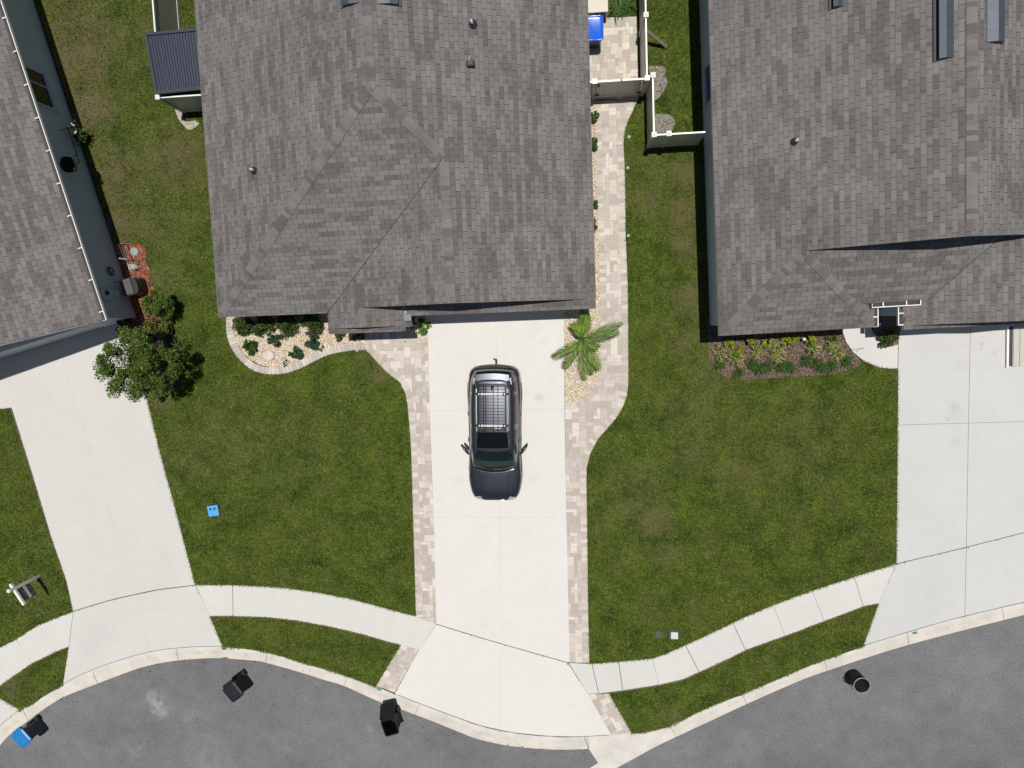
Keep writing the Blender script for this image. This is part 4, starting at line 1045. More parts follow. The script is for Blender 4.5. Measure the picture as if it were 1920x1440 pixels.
caps(roof1, [((XPR, .45, ZP), (XPR, YP, ZP), .42)], 4, .13)
valley(roof1, (XL, F, HE), (XG, GY, ZG))
# pent strips under the gables
YW = 0.86
zt = lambda y0: (lambda x, y: HE-.03+S_*(y-y0))
pt = Roof(); y0 = .165
pt.add([(XPE+.1, y0), (E, y0), (E-.02, YG-.004), (E-.02, YW), (XPE+.1, YW)], zt(y0), (0, 1)); pt.build(H1, 'pent_roof', .12)
pt = Roof(); y0 = -.36
pt.add([(XL, y0), (XPE, y0), (XPE, YP-.004), (XPE-.02, .0), (XL+.02, .0), (XL, YP-.004)], zt(y0), (0, 1)); pt.build(H1, 'pent_roof', .12)
wl = MB()
wall_run(wl, [(W+.45, F+.45), (XL+.25, F+.45), (XL+.25, .95), (-5.6, .95), (-5.6, YW+.09)], 0, HE-.13)
wall_run(wl, [(-5.5, YW+.09), (-5.36, YW+.09)], 0, HE-.13); wall_run(wl, [(0.05, YW+.09), (E-.5, YW+.09), (E-.5, YN-.3), (W+.45, YN-.3), (W+.45, F+.45)], 0, HE-.13)
wl.box((-2.6, YW+.09, 2.36), (5.3, .18, .38))
gable_wall(wl, YW-.06, XL, E-.02, XG, ZG-.15, HE-.1); gable_wall(wl, 0.02, XL+.02, XPE-.02, XPR, ZP-.15, HE-.1)
wl.build('wall', M_WALLW, H1)
sf = MB(); sf.poly([(W+.03, F+.03), (XL+.03, F+.03), (XL+.03, -.3), (XPE-.03, -.3), (XPE-.03, .22), (E-.03, .22), (E-.03, YN-.03), (W+.03, YN-.03)], HE-.16); sf.build('soffit', M_SOFF, H1)
garage(H1, -5.25, -0.06, YW+.12)
for x in (-8.0, -5.85):
    c_ = MB(); c_.box((x, -.12, 1.27), (.2, .2, 2.5), bev=.015); c_.box((x, -.12, .12), (.28, .28, .2), bev=.01); c_.box((x, -.12, 2.42), (.27, .27, .1), bev=.01); c_.build('porch_column', M_TRIM, H1)
fd = MB(); fd.box((-6.9, .84, 1.07), (.95, .05, 2.05), bev=.01); 
for k in (-.22, .22):
    for z in (.55, 1.45): fd.box((-6.9+k, .81, z), (.3, .02, .7), bev=.008)
d_ = fd.build('front_door', M_VENT, H1); h_ = MB(); h_.tube([(-6.52, .78, 1.0), (-6.52, .74, 1.0), (-6.62, .74, 1.0)], .012); h_.build('door_handle', M_GALV, d_)
window(H1, (-10.2, F+.36, 1.4), 1.6, 1.2, -math.pi/2)
gx = MB(); gx.box((XPE+.12, .14, HE-.06), (.26, .30, .10), bev=.01); gx.build('gutter_box', plain('gutter_box_grey', (.17, .20, .24), .6), H1)
def on_roof(u, v, fn):
    z = 4.0
    for _ in range(12):
        x, y = P(u, v, z); z = fn(x, y)
    return (x, y, z)
for (u, v, f, hh, bt) in ((886, 46, zE, .34, .24), (477, 320, zW, .30, .22)):
    pipe_vent(H1, on_roof(u, v, f), hh, .036, bt+.05)
g = on_roof(883, 121, zE); gm = MB(); gm.box((g[0], g[1], g[2]+.09), (.26, .20, .18), bev=.05); gm.box((g[0]-.12, g[1]-.0, g[2]+.05), (.12, .08, .04), m=0); gm.build('exhaust_hood', M_LEAD, H1)
gm = MB(); gm.box((g[0]-.02, g[1]+.13, g[2]+.16), (.05, .16, .03)); gm.build('vent_strap', M_VENT, H1)
gv = on_roof(651, 12, zW); slant_vent(H1, gv[0]-.14, gv[0]+.42, gv[1], gv[1]+1.6, lambda x: zW(x, 0))
gv = on_roof(738, 10, zE); slant_vent(H1, gv[0]-.42, gv[0]+.16, gv[1], gv[1]+1.6, lambda x: zE(x, 0), openside=1)

# ===== right house
H3 = empty('house', (5.11, -.91, 0), R(1.17), 'right house with grey shingle roof, white gutters at its recessed entry and a mulch bed', 'house')
def L3(u, v, h):
    x, y = P(u, v, h); x -= 5.11; y += .91; c, s = math.cos(R(1.17)), math.sin(R(1.17)); return (x*c+y*s, -x*s+y*c)
WD = 13.24; XR3 = WD/2; ZR3 = HE+S_*XR3; RY = 2.58; XGW = 5.95; XGR = (XGW+WD)/2; ZM = 2.97; YM = .80
zW3 = lambda x, y: HE+S_*x; zE3 = lambda x, y: HE+S_*(WD-x); zS3 = lambda x, y: HE+S_*y; zB3 = lambda x, y: HE+S_*(5.04-x)
zM3 = lambda x, y: ZM+S_*(y-YM); zG3 = lambda x, y: HE+S_*(x-XGW)
YW3 = 2.9; YG3 = 0.0
rf = Roof()
rf.add([(0, 0), (2.52, 2.52), (2.52, RY), (XR3, RY), (XR3, 18), (0, 18)], zW3, (1, 0))
rf.add([(XR3, RY), (WD, RY), (WD, 18), (XR3, 18)], zE3, (-1, 0))
roof3 = rf.build(H3)
rf = Roof()
rf.add([(0, 0), (5.04, 0), (2.52, 2.52)], zS3, (0, 1))
xv = 5.04-(ZM-HE)/S_
rf.add([(5.04, 0), (5.04, YM+.05), (xv, YM+.05), (xv, YM), (2.52, YM+xv-2.52), (2.52, 2.52)], zB3, (-1, 0))
rf.build(roof3 and H3, 'entry_roof')
rf = Roof(); xv2 = XGW+(ZM-HE)/S_
rf.add([(xv, YM), (xv2, YM), (xv2+(YW3-YM), YW3), (YW3-YM+(ZM-HE)/S_, YW3), (2.52, YM+xv-2.52)], zM3, (0, 1)); rf.build(H3, 'entry_roof')
rf = Roof()
rf.add([(XGW, YG3), (XGR, YG3), (XGR, YW3), (xv2+(YW3-YM), YW3), (xv2, YM), (xv2, YM+.01), (XGW, YM+.01)], zG3, (1, 0))
rf.add([(XGR, YG3), (WD, YG3), (WD, YW3), (XGR, YW3)], lambda x, y: zE3(x, y)-.003, (-1, 0))
rf.build(H3, 'garage_roof')
pt = Roof(); pt.add([(XGW, -.14), (WD, -.14), (WD, .3), (XGW+.02, .3)], lambda x, y: HE-.03+S_*(y+.14), (0, 1)); pt.build(H3, 'pent_roof', .12)
caps(roof3, [((XR3, 18, ZR3), (XR3, RY, ZR3), .42), ((2.52, 2.52, HE+S_*2.52), (0, 0, HE), .3), ((2.52, 2.52, HE+S_*2.52), (5.04, 0, HE), .3)], 8)
valley(roof3, (xv2, YM, ZM), (xv2+(YW3-YM), YW3, ZM+S_*(YW3-YM)))
wl = MB()
wall_run(wl, [(.33, .4), (.33, 17.7), (WD-.4, 17.7), (WD-.4, .4)], 0, HE-.13)
wall_run(wl, [(.33, .4), (4.72, .4), (4.72, 1.3), (6.25, 1.3), (6.25, .4), (6.9, .4)], 0, HE-.13); wall_run(wl, [(12.2, .4), (WD-.4, .4)], 0, HE-.13)
wl.box((9.5, .4, 2.36), (5.4, .18, .4))
gable_wall(wl, YW3-.02, 1.6, WD-1.6, XR3, ZR3-.15, 3.2, .02); gable_wall(wl, .31, XGW+.05, WD, XGR, HE+S_*(XGR-XGW)-.15, HE-.1)
wl.build('wall', M_WALLB, H3)
sf = MB(); sf.poly([(.03, .03), (5.01, .03), (5.01, .82), (5.98, .82), (5.98, -.1), (WD-.03, -.1), (WD-.03, 17.9), (.03, 17.9)], HE-.16); sf.build('soffit', M_SOFF, H3)
garage(H3, 6.95, 12.1, .36)
z_ = HE+.0
gutter(H3, (5.02, .02), (5.02, .74), z_, (1, 0), .13, (.45, .98)); gutter(H3, (XGW-.02, .02), (XGW-.02, .74), z_, (-1, 0), .13, (.55, .02))
gutter(H3, (4.86, YM-.01), (6.38, YM-.01), ZM, (0, -1), .13, (.22, .70, .99))
fl = MB(); fl.box((5.5, .86, .06), (1.4, .86, .12)); fl.build('entry_floor', M_CONC3, H3)
bn = MB(); bn.bar((5.02, .42, .95), (5.02, .18, .95), .06); bn.bar((5.02, .18, .95), (5.98, .02, .95), .07); bn.bar((5.02, .42, .95), (5.98, .42, .95), .09)
for x, y in ((5.02, .2), (5.95, .05), (5.02, .42), (5.95, .42)): bn.bar((x, y, .02), (x, y, .93), .05)
bn.build('entry_railing', M_TRIM, H3)
window(H3, (.24, 8.6, 1.5), 1.3, 1.3, math.pi, False)
wf = L3(1336, 140, 1.5)
def on3(u, v, fn):
    z = 4.0
    for _ in range(12):
        x, y = L3(u, v, z); z = fn(x, y)
    return (x, y, z)
g = on3(1487, 266, zW3); pipe_vent(H3, (g[0]+.05, g[1], g[2]), .30, .036, .26)
g0 = on3(1755, 115, zW3); g1 = on3(1786, 112, zW3); slant_vent(H3, g0[0], g1[0]+.02, g0[1]+.02, g0[1]+5, lambda x: zW3(x, 0), .16)
g0 = on3(1850, 79, zE3); g1 = on3(1877, 80, zE3); slant_vent(H3, g0[0], g1[0], g0[1], g0[1]+5, lambda x: zE3(x, 0), .15, openside=1)
g0 = on3(1563, 16, zW3); slant_vent(H3, g0[0]-.06, g0[0]+.22, g0[1], g0[1]+.9, lambda x: zW3(x, 0), .16)

# ===== left house
A0 = R(13.92)
H0 = empty('house', (-16.49, .44, 0), A0, 'left house with blue-grey side wall, white gutter and grey shingle roof', 'house')
def L0(u, v, h):
    x, y = P(u, v, h); x += 16.49; y -= .44; c, s = math.cos(A0), math.sin(A0); return (x*c+y*s, -x*s+y*c)
WH = 12.6
zE0 = lambda x, y: HE-S_*x; zW0 = lambda x, y: HE+S_*(x+WH)
rf = Roof()
rf.add([(0, -.03), (0, 18), (-WH/2, 18), (-WH/2, -.03)], zE0, (-1, 0)); rf.add([(-WH, -.03), (-WH/2, -.03), (-WH/2, 18), (-WH, 18)], zW0, (1, 0))
roof0 = rf.build(H0); caps(roof0, [((-WH/2, 18, HE+S_*WH/2), (-WH/2, -.03, HE+S_*WH/2), .42)], 12)
wl = MB(); XW0 = -.36; YW0 = .27
wall_run(wl, [(-6.9, YW0), (-7.2, YW0)], 0, HE); wall_run(wl, [(-1.6, YW0), (XW0-.09, YW0), (XW0-.09, 17.6), (-WH+.4, 17.6), (-WH+.4, YW0), (-6.9, YW0)], 0, HE-.10)
wl.box((-4.2, YW0, 2.42), (5.6, .18, .42)); gable_wall(wl, YW0-.09, -WH+.3, XW0, -WH/2, HE+S_*WH/2-.25, HE-.15)
wl.build('wall', M_WALLB, H0)
sf = MB(); sf.poly([(-.03, .0), (-.03, 17.9), (-WH+.03, 17.9), (-WH+.03, .0)], HE-.16); sf.build('soffit', M_SOFF, H0)
garage(H0, -6.85, -1.65, YW0-.02)
gutter(H0, (.01, -.03), (.01, 18), HE+.0, (1, 0), .13, [(.32+k*1.17)/18.03 for k in range(16)])
a = L0(42, 125, 2.1); b = L0(97, 194, .9)
window(H0, (XW0+.0, 8.9, 1.5), 1.35, 1.15, 0.0)
# things fixed on the side wall
s = L0(126, 311, 1.45)
ds = MB()
ds.lathe([(.0, .0), (.12, .015), (.22, .05), (.29, .10), (.275, .105), (.2, .062), (.1, .03), (0, .018)], (0, 0, 0), 22)
M_DISH = plain('dish_grey', (0.022, 0.025, 0.022), 0.95, spec=.05)
dm = Matrix.Translation((s[0]+.1, s[1], 1.45)) @ Matrix.Rotation(R(-20), 4, 'Z') @ Matrix.Rotation(R(22), 4, 'Y')
ds.v = [tuple(dm @ Vector(p)) for p in ds.v]
dish = ds.build('satellite_dish', M_DISH, H0)
am = MB(); am.tube([(XW0, s[1]-.1, 1.25), (s[0]+.1, s[1]-.1, 1.3), (s[0]+.1, s[1], 1.43)], .022); am.tube([(s[0]+.1, s[1], 1.46), (s[0]+.34, s[1]-.25, 1.58)], .02); am.box((s[0]+.34, s[1]-.27, 1.6), (.13, .11, .09)); am.build('dish_arm', M_BLKM, dish)
am = MB(); am.box((s[0]+.0, s[1]+.27, 1.52), (.16, .08, .05)); am.build('dish_bracket', M_BLKM, dish)
m_ = L0(205, 553, 1.4)
mt = MB(); mt.box((XW0+.07, m_[1]+.02, 1.55), (.14, .42, .62), bev=.015); mt.box((XW0+.05, m_[1]+.08, .95), (.10, .22, .42), bev=.01); mt.tube([(XW0+.06, m_[1], 1.25), (XW0+.06, m_[1], .05)], .025)
mt.build('electric_meter', M_WALLB, H0); g_ = MB(); g_.lathe([(.085, 0), (.085, .08), (.05, .11), (0, .11)], (XW0+.13, m_[1]+.05, 1.62), 16, axis='X'); g_.build('meter_dial', M_LEAD, H0)
hr = L0(212, 508, .7)
hm = MB()
for k in range(3):
    hm.tube([(XW0+.06+k*.025, hr[1]+math.cos(t)*(.17-.02*k), .8+math.sin(t)*(.17-.02*k)) for t in [i*6.283/18 for i in range(18)]], .014, 6, closed=True)
hm.build('hose_coil', M_NAVY, H0)
tr = MB(); a = L0(125, 240, 1.0); b = L0(150, 305, 1.0); xx = XW0+.35
tr.tube([(XW0, a[1], 1.0), (xx, a[1], 1.0), (xx, b[1], 1.0), (XW0+.1, b[1], 1.0)], .018); tr.tube([(xx, b[1]+.3, 1.0), (xx-.14, b[1]+.3, 1.0)], .02)
tr.build('wall_rail', M_BLKM, H0)
def rect_world(o, x0, x1, y0, y1):
    M = Matrix.Translation(o.location) @ Matrix.Rotation(o.rotation_euler.z, 4, 'Z')
    return [tuple((M @ Vector((x, y, 0)))[:2]) for x, y in ((x0, y0), (x1, y0), (x1, y1), (x0, y1))]
houses_fp += [[(W+.4, F+.4), (E-.5, F+.4), (E-.5, YN), (W+.4, YN)], rect_world(H3, .3, 13, .4, 18), rect_world(H0, -12, XW0, .2, 18)]
grass_blades()
# ------------------------------------------------------------------ fences
def fence_run(name, pts, label, posts, h=1.8, skip=(), rails=True):
    t = empty(name, (pts[0][0], pts[0][1], 0), 0, label, 'fence', 'white vinyl privacy fences')
    ox, oy = pts[0]
    for i, (a, b) in enumerate(zip(pts, pts[1:])):
        A = Vector((a[0]-ox, a[1]-oy, 0)); B = Vector((b[0]-ox, b[1]-oy, 0)); d = B-A; ang = math.atan2(d.y, d.x); c = (A+B)/2
        p = MB(); n = max(1, int(d.length/.28)); 
        for k in range(n):
            q = A.lerp(B, (k+.5)/n); p.box((q.x, q.y, .07+(h-.16)/2), (d.length/n-.008, .028, h-.2), rz=ang, bev=.004)
        p.build('fence_panel', M_VINYL, t)
        r_ = MB(); r_.box((c.x, c.y, h-.05), (d.length, .05, .10), rz=ang); r_.build('fence_rail', M_VINYLW, t)
        r_ = MB(); r_.box((c.x, c.y, .10), (d.length, .05, .14), rz=ang); r_.build('fence_rail', M_VINYLW, t)
    for (x, y) in posts:
        p = MB(); p.box((x-ox, y-oy, h/2+.02), (.125, .125, h+.04)); po = p.build('fence_post', M_VINYL, t)
        c = MB(); c.box((x-ox, y-oy, h+.055), (.165, .165, .03)); c.mesh([(x-ox+i*.075, y-oy+j*.075, h+.07) for i, j in ((-1, -1), (1, -1), (1, 1), (-1, 1))]+[(x-ox, y-oy, h+.115)], [(0, 1, 4), (1, 2, 4), (2, 3, 4), (3, 0, 4)]); c.build('post_cap', M_VINYLW, po)
    return t
fx = P(1211, 31, 1.8)[0]
fence_run('vinyl_fence', [(fx, 7.88), (fx, 15.5)], 'vinyl fence panel run along the right side of the paver patio', [(fx, 9.9), (fx, 12.6)])
fence_run('vinyl_fence', [(3.2, 7.93), (3.2, 5.98), (4.98, 5.98)], 'L-shaped vinyl fence joining the right house beside the paver path', [(3.2, 7.93), (3.2, 5.98), P(1254, 251, 1.8)])
lf = P(291, 64, 1.8); lf0 = P(286, 0, 1.8)
fence_run('vinyl_fence', [lf, (lf0[0], lf0[1]+3)], 'vinyl fence run in the grass behind the dark ribbed shed roof', [])
lc = P(297, 183, 1.8)
fence_run('vinyl_fence', [(W+.42, lc[1]), lc, (lc[0]-.02, lc[1]+1.6)], 'vinyl fence corner in front of the dark ribbed shed roof', [lc])
# gate across the path
gt = empty('fence_gate', (1.1, 7.85, 0), 0, 'vinyl gate closing the paver path between house and fence, with black hinges', 'gate')
x0_, x1_ = .62-1.1, fx-1.1-.08
p = MB()
for k in range(8): p.box((x0_+(x1_-x0_)*(k+.5)/8, 0, .92), ((x1_-x0_)/8-.008, .03, 1.6))
p.build('gate_panel', M_VINYL, gt)
for z in (.16, 1.75): r_ = MB(); r_.box(((x0_+x1_)/2, 0, z), (x1_-x0_, .055, .11)); r_.build('gate_rail', M_VINYLW, gt)
px_ = P(1115, 149, 1.8)[0]-1.1
for x in (px_, fx-1.1):
    pp = MB(); pp.box((x, 0, .92), (.125, .125, 1.84)); po = pp.build('gate_post', M_VINYL, gt)
    cc = MB(); cc.box((x, 0, 1.86), (.165, .165, .035)); cc.build('post_cap', M_VINYLW, po)
for z in (.45, 1.45): hg = MB(); hg.box((px_+.1, -.05, z), (.22, .03, .06)); hg.build('hinge', M_BLKM, gt)
for z in (.45, 1.5): hg = MB(); hg.box((fx-1.1-.12, -.05, z), (.2, .03, .05)); hg.build('hinge', M_BLKM, gt)
hg = MB(); hg.box((P(1165, 146, 1.8)[0]-1.1, 0, 1.82), (.06, .06, .03)); hg.build('gate_latch', M_BLKM, gt)
for xx in (px_+.06, fx-1.1-.16):
    cb = MB(); cb.tube([(xx, -.07, 1.75), (xx+.02, -.09, 1.0), (xx-.03, -.12, .35), (xx-.05, -.16, .05)], .012, 6); cb.build('gate_cord', M_PIPE, gt)

# leaning brace board
b0 = P(1250, 88, .04); 
bd = MB(); bd.bar((b0[0], b0[1], .05), (fx+.03, b0[1]+.36, .95), .13, .04); bd.build('brace_board', plain('weathered_wood', (.20, .16, .11), .9, var=.3, scale=14), label='weathered wooden board leaning against the patio fence from the grass side', cat='board')

# ribbed lean-to shed
sh = empty('lean_to_shed', (0, 0, 0), 0, 'low shed with dark blue-grey ribbed metal roof against the middle house', 'shed')
c4 = [P(276, 66, 2.05), P(294, 174, 2.05), (W+.55, P(294, 174, 2.05)[1]+.10), (W+.55, P(276, 66, 2.05)[1]+.05)]
M_RIB = plain('ribbed_steel', (0.050, 0.062, 0.088), 0.38, metal=.3, var=.15)
rm = MB(); n = 26; y0s, y1s = c4[1][1], c4[0][1]
for k in range(n):
    f0, f1 = k/n, (k+1)/n
    def ed(f, top): 
        a, b = (c4[0], c4[3]) if top else (c4[1], c4[2]); return (a[0]+(b[0]-a[0])*f, a[1]+(b[1]-a[1])*f)
    prof = [(f0, 0), (f0+(f1-f0)*.25, 0), (f0+(f1-f0)*.4, .03), (f0+(f1-f0)*.6, .03), (f0+(f1-f0)*.75, 0), (f1, 0)]
    for (fa, za), (fb, zb_) in zip(prof, prof[1:]):
        a, b, c, d = ed(fa, 0), ed(fb, 0), ed(fb, 1), ed(fa, 1); zz = lambda f: 2.3-.0*f
        rm.face([(a[0], a[1], 2.03+za), (b[0], b[1], 2.03+zb_), (c[0], c[1], 2.09+zb_), (d[0], d[1], 2.09+za)])
rm.build('ribbed_roof', M_RIB, sh)
tr_ = MB()
for a, b in ((c4[0], c4[3]), (c4[1], c4[2]), (c4[0], c4[1])):
    tr_.bar((a[0], a[1], 2.05 if a[1] < y1s-1 else 2.11), (b[0], b[1], 2.05 if b[1] < y1s-1 else 2.11), .09, .10)
tr_.build('roof_trim', M_RIB, sh)
wm = MB(); x0w, x1w = c4[1][0]+.15, W+.5; wm.box(((x0w+x1w)/2, (y0s+y1s)/2, .98), (x1w-x0w, y1s-y0s-.3, 1.96)); wm.build('wall', plain('shed_wall', (.10, .11, .12), .7), sh)

# ------------------------------------------------------------------ patio tub bin and box
def rrect(w, d, r, n=4):
    out = []
    for cx, cy, a0 in ((w/2-r, d/2-r, 0), (-w/2+r, d/2-r, 90), (-w/2+r, -d/2+r, 180), (w/2-r, -d/2+r, 270)):
        for k in range(n+1):
            a = R(a0+90*k/n); out.append((cx+r*math.cos(a), cy+r*math.sin(a)))
    return out
def loft(mb, rings, m=0, cap0=True, cap1=True, smooth=False):
    n = len(rings[0]); i0 = len(mb.v); vs = [p for r_ in rings for p in r_]; fs = []
    for i in range(len(rings)-1):
        for k in range(n):
            l = (k+1) % n; fs.append((i*n+k, i*n+l, (i+1)*n+l, (i+1)*n+k))
    if cap0: fs.append(tuple(range(n-1, -1, -1)))
    if cap1: fs.append(tuple(range((len(rings)-1)*n, len(rings)*n)))
    mb.mesh(vs, fs, m, smooth=smooth)
def ring(w, d, r, z, oy=0): return [(x, y+oy, z) for x, y in rrect(w, d, r)]
tb = empty('recycling_bin', (*P(1111, 74, 0), 0.026), R(-1), 'bright blue bin with a dished lid on the patio pavers under the eave', 'bin')
x_ = MB(); loft(x_, [ring(.50, .62, .07, 0), ring(.60, .76, .09, .95)]); x_.build('bin_body', M_NAVY, tb)
x_ = MB(); loft(x_, [ring(.66, .84, .10, .95), ring(.68, .86, .11, .99), ring(.67, .85, .11, 1.03), ring(.60, .78, .09, 1.045), ring(.55, .72, .08, 1.01), ring(.50, .66, .07, 1.005)], smooth=True); x_.build('bin_lid', M_BLUE2, tb)
ab = empty('storage_box', (*P(1110, 12, .0), 0), 0, 'beige box with dark front standing at the top edge of the patio', 'box')
ab.location = (*P(1112, 8, .7), 0)
x_ = MB(); x_.box((0, 0, .36), (.98, .62, .68), bev=.02); x_.build('box_body', plain('box_brown', (.055, .045, .038), .7), ab)
x_ = MB(); x_.box((0, .03, .735), (1.04, .68, .07), bev=.02); x_.box((.47, -.3, .5), (.05, .04, .40)); x_.build('box_lid', plain('beige_plastic', (.62, .56, .46), .5), ab)
x_ = MB(); x_.box((-.05, -.32, .70), (.26, .05, .05), bev=.01); x_.build('box_latch', M_BLACK, ab)
strap_plant('patio_plant', P(1158, 18, .1), .4, .2, 90, .014, M_LIRI, 'loose green plant growing between storage box and patio pavers', seed=140)
strap_plant('patio_plant', P(1178, 10, .1), .3, .2, 60, .014, M_LIRI, 'small green plant in the corner between patio and fence', seed=141)

# ------------------------------------------------------------------ small things by the left house
ac = empty('air_conditioner', (*P(255, 538, .3), 0), A0, 'air conditioning unit with grey top on red mulch beside the left house', 'air conditioner')
x_ = MB(); loft(x_, [ring(.62, .66, .20, .05), ring(.62, .66, .20, .70)]); x_.build('housing', plain('ac_dark', (.02, .022, .022), .55), ac)
x_ = MB(); x_.box((-.10, 0, .735), (.44, .60, .06), bev=.02); x_.build('top_cover', plain('ac_grey', (.09, .088, .088), .75), ac)
x_ = MB(); x_.tube([(.0, .42, .72), (.25, .40, .74), (.42, .2, .74), (.46, -.05, .70), (.42, -.25, .6)], .012, 6); x_.tube([(-.3, .3, .6), (-.45, .35, .5), (-.6, .3, .9)], .012, 6); x_.build('refrigerant_line', M_BLKM, ac)
vb = MB(); vb.lathe([(0, .05), (.15, .05), (.165, .035), (.17, 0)], (*P(252, 472, 0), 0), 18); vb.build('valve_box_cover', plain('sage_green', (.25, .36, .30), .6), label='round sage green valve box cover in the red mulch', cat='valve cover')
cp = P(258, 501, 0)
pc = empty('cleanout_pipe', (*cp, 0), 0, 'short white pipe with green cap in the red mulch', 'pipe')
x_ = MB(); x_.lathe([(.095, 0), (.095, .46), (.08, .46), (.08, .40)], n=18); x_.build('pipe', M_PIPE, pc)
x_ = MB(); x_.lathe([(.0, .42), (.08, .42), (.08, .40)], n=18); x_.build('pipe_cap', plain('green_cap', (.12, .30, .26), .5), pc)
wp = P(262, 490, 0); vp = MB(); vp.tube([(wp[0], wp[1], 0), (wp[0]-.0, wp[1]+.02, 1.22)], .022, 8); vp.lathe([(.03, 1.22), (.035, 1.25), (.0, 1.27)], (wp[0], wp[1]+.02, 0), 10); vp.build('marker_pole', M_PIPE, label='thin white pole standing in the red mulch near the capped pipe', cat='pole')
e0, e1 = P(223, 458, .2), P(235, 488, .2)
tr2 = MB(); tr2.bar((*e0, .20), (*e1, .20), .03, .05); tr2.bar((*e0, .0), (*e0, .2), .03); tr2.bar((*e1, 0), (*e1, .2), .03); tr2.bar((e0[0]+.28, e0[1]-.02, .42), (e1[0]+.22, e1[1]-.02, .42), .035, .05); tr2.bar((e0[0]+.28, e0[1]-.02, 0), (e0[0]+.28, e0[1]-.02, .42), .03); tr2.bar((e1[0]+.22, e1[1]-.02, 0), (e1[0]+.22, e1[1]-.02, .42), .03)
tr2.build('low_rail', M_LEAD, label='low dark double rail at the top end of the red mulch bed', cat='rail')
sf_ = P(150, 252, .6)
fp = empty('flower_pot', (*P(157, 256, .2), 0), 0, 'dark pot with white flowers beside the blue-grey wall of the left house', 'flower pot')
x_ = MB(); x_.lathe([(0, .0), (.14, 0), (.20, .34), (.17, .34), (.16, .28), (0, .28)], n=16); x_.build('pot', M_BLACK, fp)
rq = random.Random(8); x_ = MB()
for k in range(150):
    v = Vector((rq.gauss(0, .13), rq.gauss(0, .15), .5+rq.gauss(0, .1))); leaves(x_, [v], .08, [rq.random()], rq)
x_.build('foliage', M_LDARK, fp)
x_ = MB()
for k in range(14):
    c = Vector((rq.gauss(-.10, .11), rq.gauss(.02, .18), .75+rq.gauss(0, .05)))
    for _ in range(7): leaves(x_, [c+Vector((rq.gauss(0, .02), rq.gauss(0, .02), 0))], .055, [.5], rq, long=1)
x_.build('flower', M_FLOW, fp)
bp = P(288, 586, .2); bg_ = MB(); bg_.lathe([(0, .02), (.12, .05), (.14, .12), (.08, .2), (0, .22)], (*bp, 0), 16); bg_.build('glass_ball', plain('chrome_ball', (.55, .6, .62), .08, metal=.9), label='shiny silver garden ball in the dark gap right of the upright shrub', cat='garden ball')

# ------------------------------------------------------------------ covers in the lawns, kerb plates, stone
bc = empty('meter_box_cover', (*P(401, 957, 0), 0), R(7), 'square bright blue water meter cover with two dark round holes in the lawn', 'meter cover')
x_ = MB(); x_.box((0, 0, .03), (.52, .52, .06), bev=.01); x_.build('frame', M_NAVY, bc)
x_ = MB(); x_.box((0, 0, .068), (.44, .44, .025), bev=.012); x_.build('lid', plain('light_blue_plastic', (.09, .36, .68), .45), bc)
for x in (-.085, .085): x_ = MB(); x_.lathe([(.048, .083), (0, .083)], (x, .085, 0), 16); x_.build('eyelet', M_NAVY, bc)
wc = empty('meter_box_cover', (*P(1263, 1190, 0), 0), R(-2), 'square pale mint cover on a dark base in the lawn near the right sidewalk', 'meter cover')
x_ = MB(); x_.box((0, .03, .03), (.40, .42, .06), bev=.01); x_.build('frame', M_LEAD, wc)
x_ = MB(); x_.box((0.02, 0, .08), (.28, .28, .05), bev=.02); x_.build('lid', plain('mint_plastic', (.52, .62, .57), .5), wc)
dc = MB(); dc.lathe([(0, .035), (.13, .035), (.16, .02), (.165, 0)], (*P(1235, 1190, 0), 0), 18); dc.build('valve_box_cover', plain('faded_grey', (.07, .085, .075), .8), label='small faded grey round cover half overgrown beside the mint cover', cat='valve cover')
sp_ = [((1179, 257), 'pale sprinkler cap at the path edge nearest the fence corner'), ((1177, 315), 'pale sprinkler cap at the path edge a little below the first'), ((1178, 442), 'green sprinkler cap at the path edge near the middle of the house side'), ((670, 657), 'grey sprinkler cap where the curved edging meets the lawn')]
for (uv, l) in sp_:
    q = P(*uv, 0); x_ = MB(); x_.lathe([(0, .055), (.045, .055), (.06, .045), (.06, 0)], (*q, 0), 12); x_.build('sprinkler_head', plain('sprinkler_green', (.30, .42, .36), .6), label=l, cat='sprinkler', group='sprinkler heads along the lawn edges')
kp = [((421, 1216), 28, 'slate grey reflector plate on the kerb, left of the light blue one'), ((433.5, 1216.5), -2, 'light blue reflector plate on the kerb'), ((711, 1292), -20, 'green plate on the kerb beside the lower paver strip'), ((1715, 1186), 18, 'green plate on the kerb of the right driveway')]
for i, (uv, a, l) in enumerate(kp):
    x_ = MB(); q = P(*uv, 0); x_.box((q[0], q[1], .016), (.17, .085, .02), rz=R([-2, -3, -22, 14][i]), bev=.004); x_.build('kerb_plate', plain('plate_%s' % ['slate', 'blue', 'green', 'green2'][i], [(.07, .11, .14), (.22, .45, .60), (.08, .20, .18), (.06, .18, .17)][i], .5), label=l, cat='marker plate')
st = MB(); rs = random.Random(2); q = P(503, 667, .05)
rings = []
for z, k in ((0, .9), (.05, 1.0), (.085, .93), (.10, .72), (.092, .35), (.088, .1)):
    rings.append([(q[0]+math.cos(a)*.245*k*(1+.06*math.sin(3*a+1)), q[1]+math.sin(a)*.235*k*(1+.05*math.cos(2*a)), z) for a in [i*6.283/22 for i in range(22)]])
loft(st, rings, smooth=True); st.build('garden_stone', plain('pale_stone', (.66, .58, .49), .85, var=.3), label='large pale round stone lying in the rock bed', cat='stone')
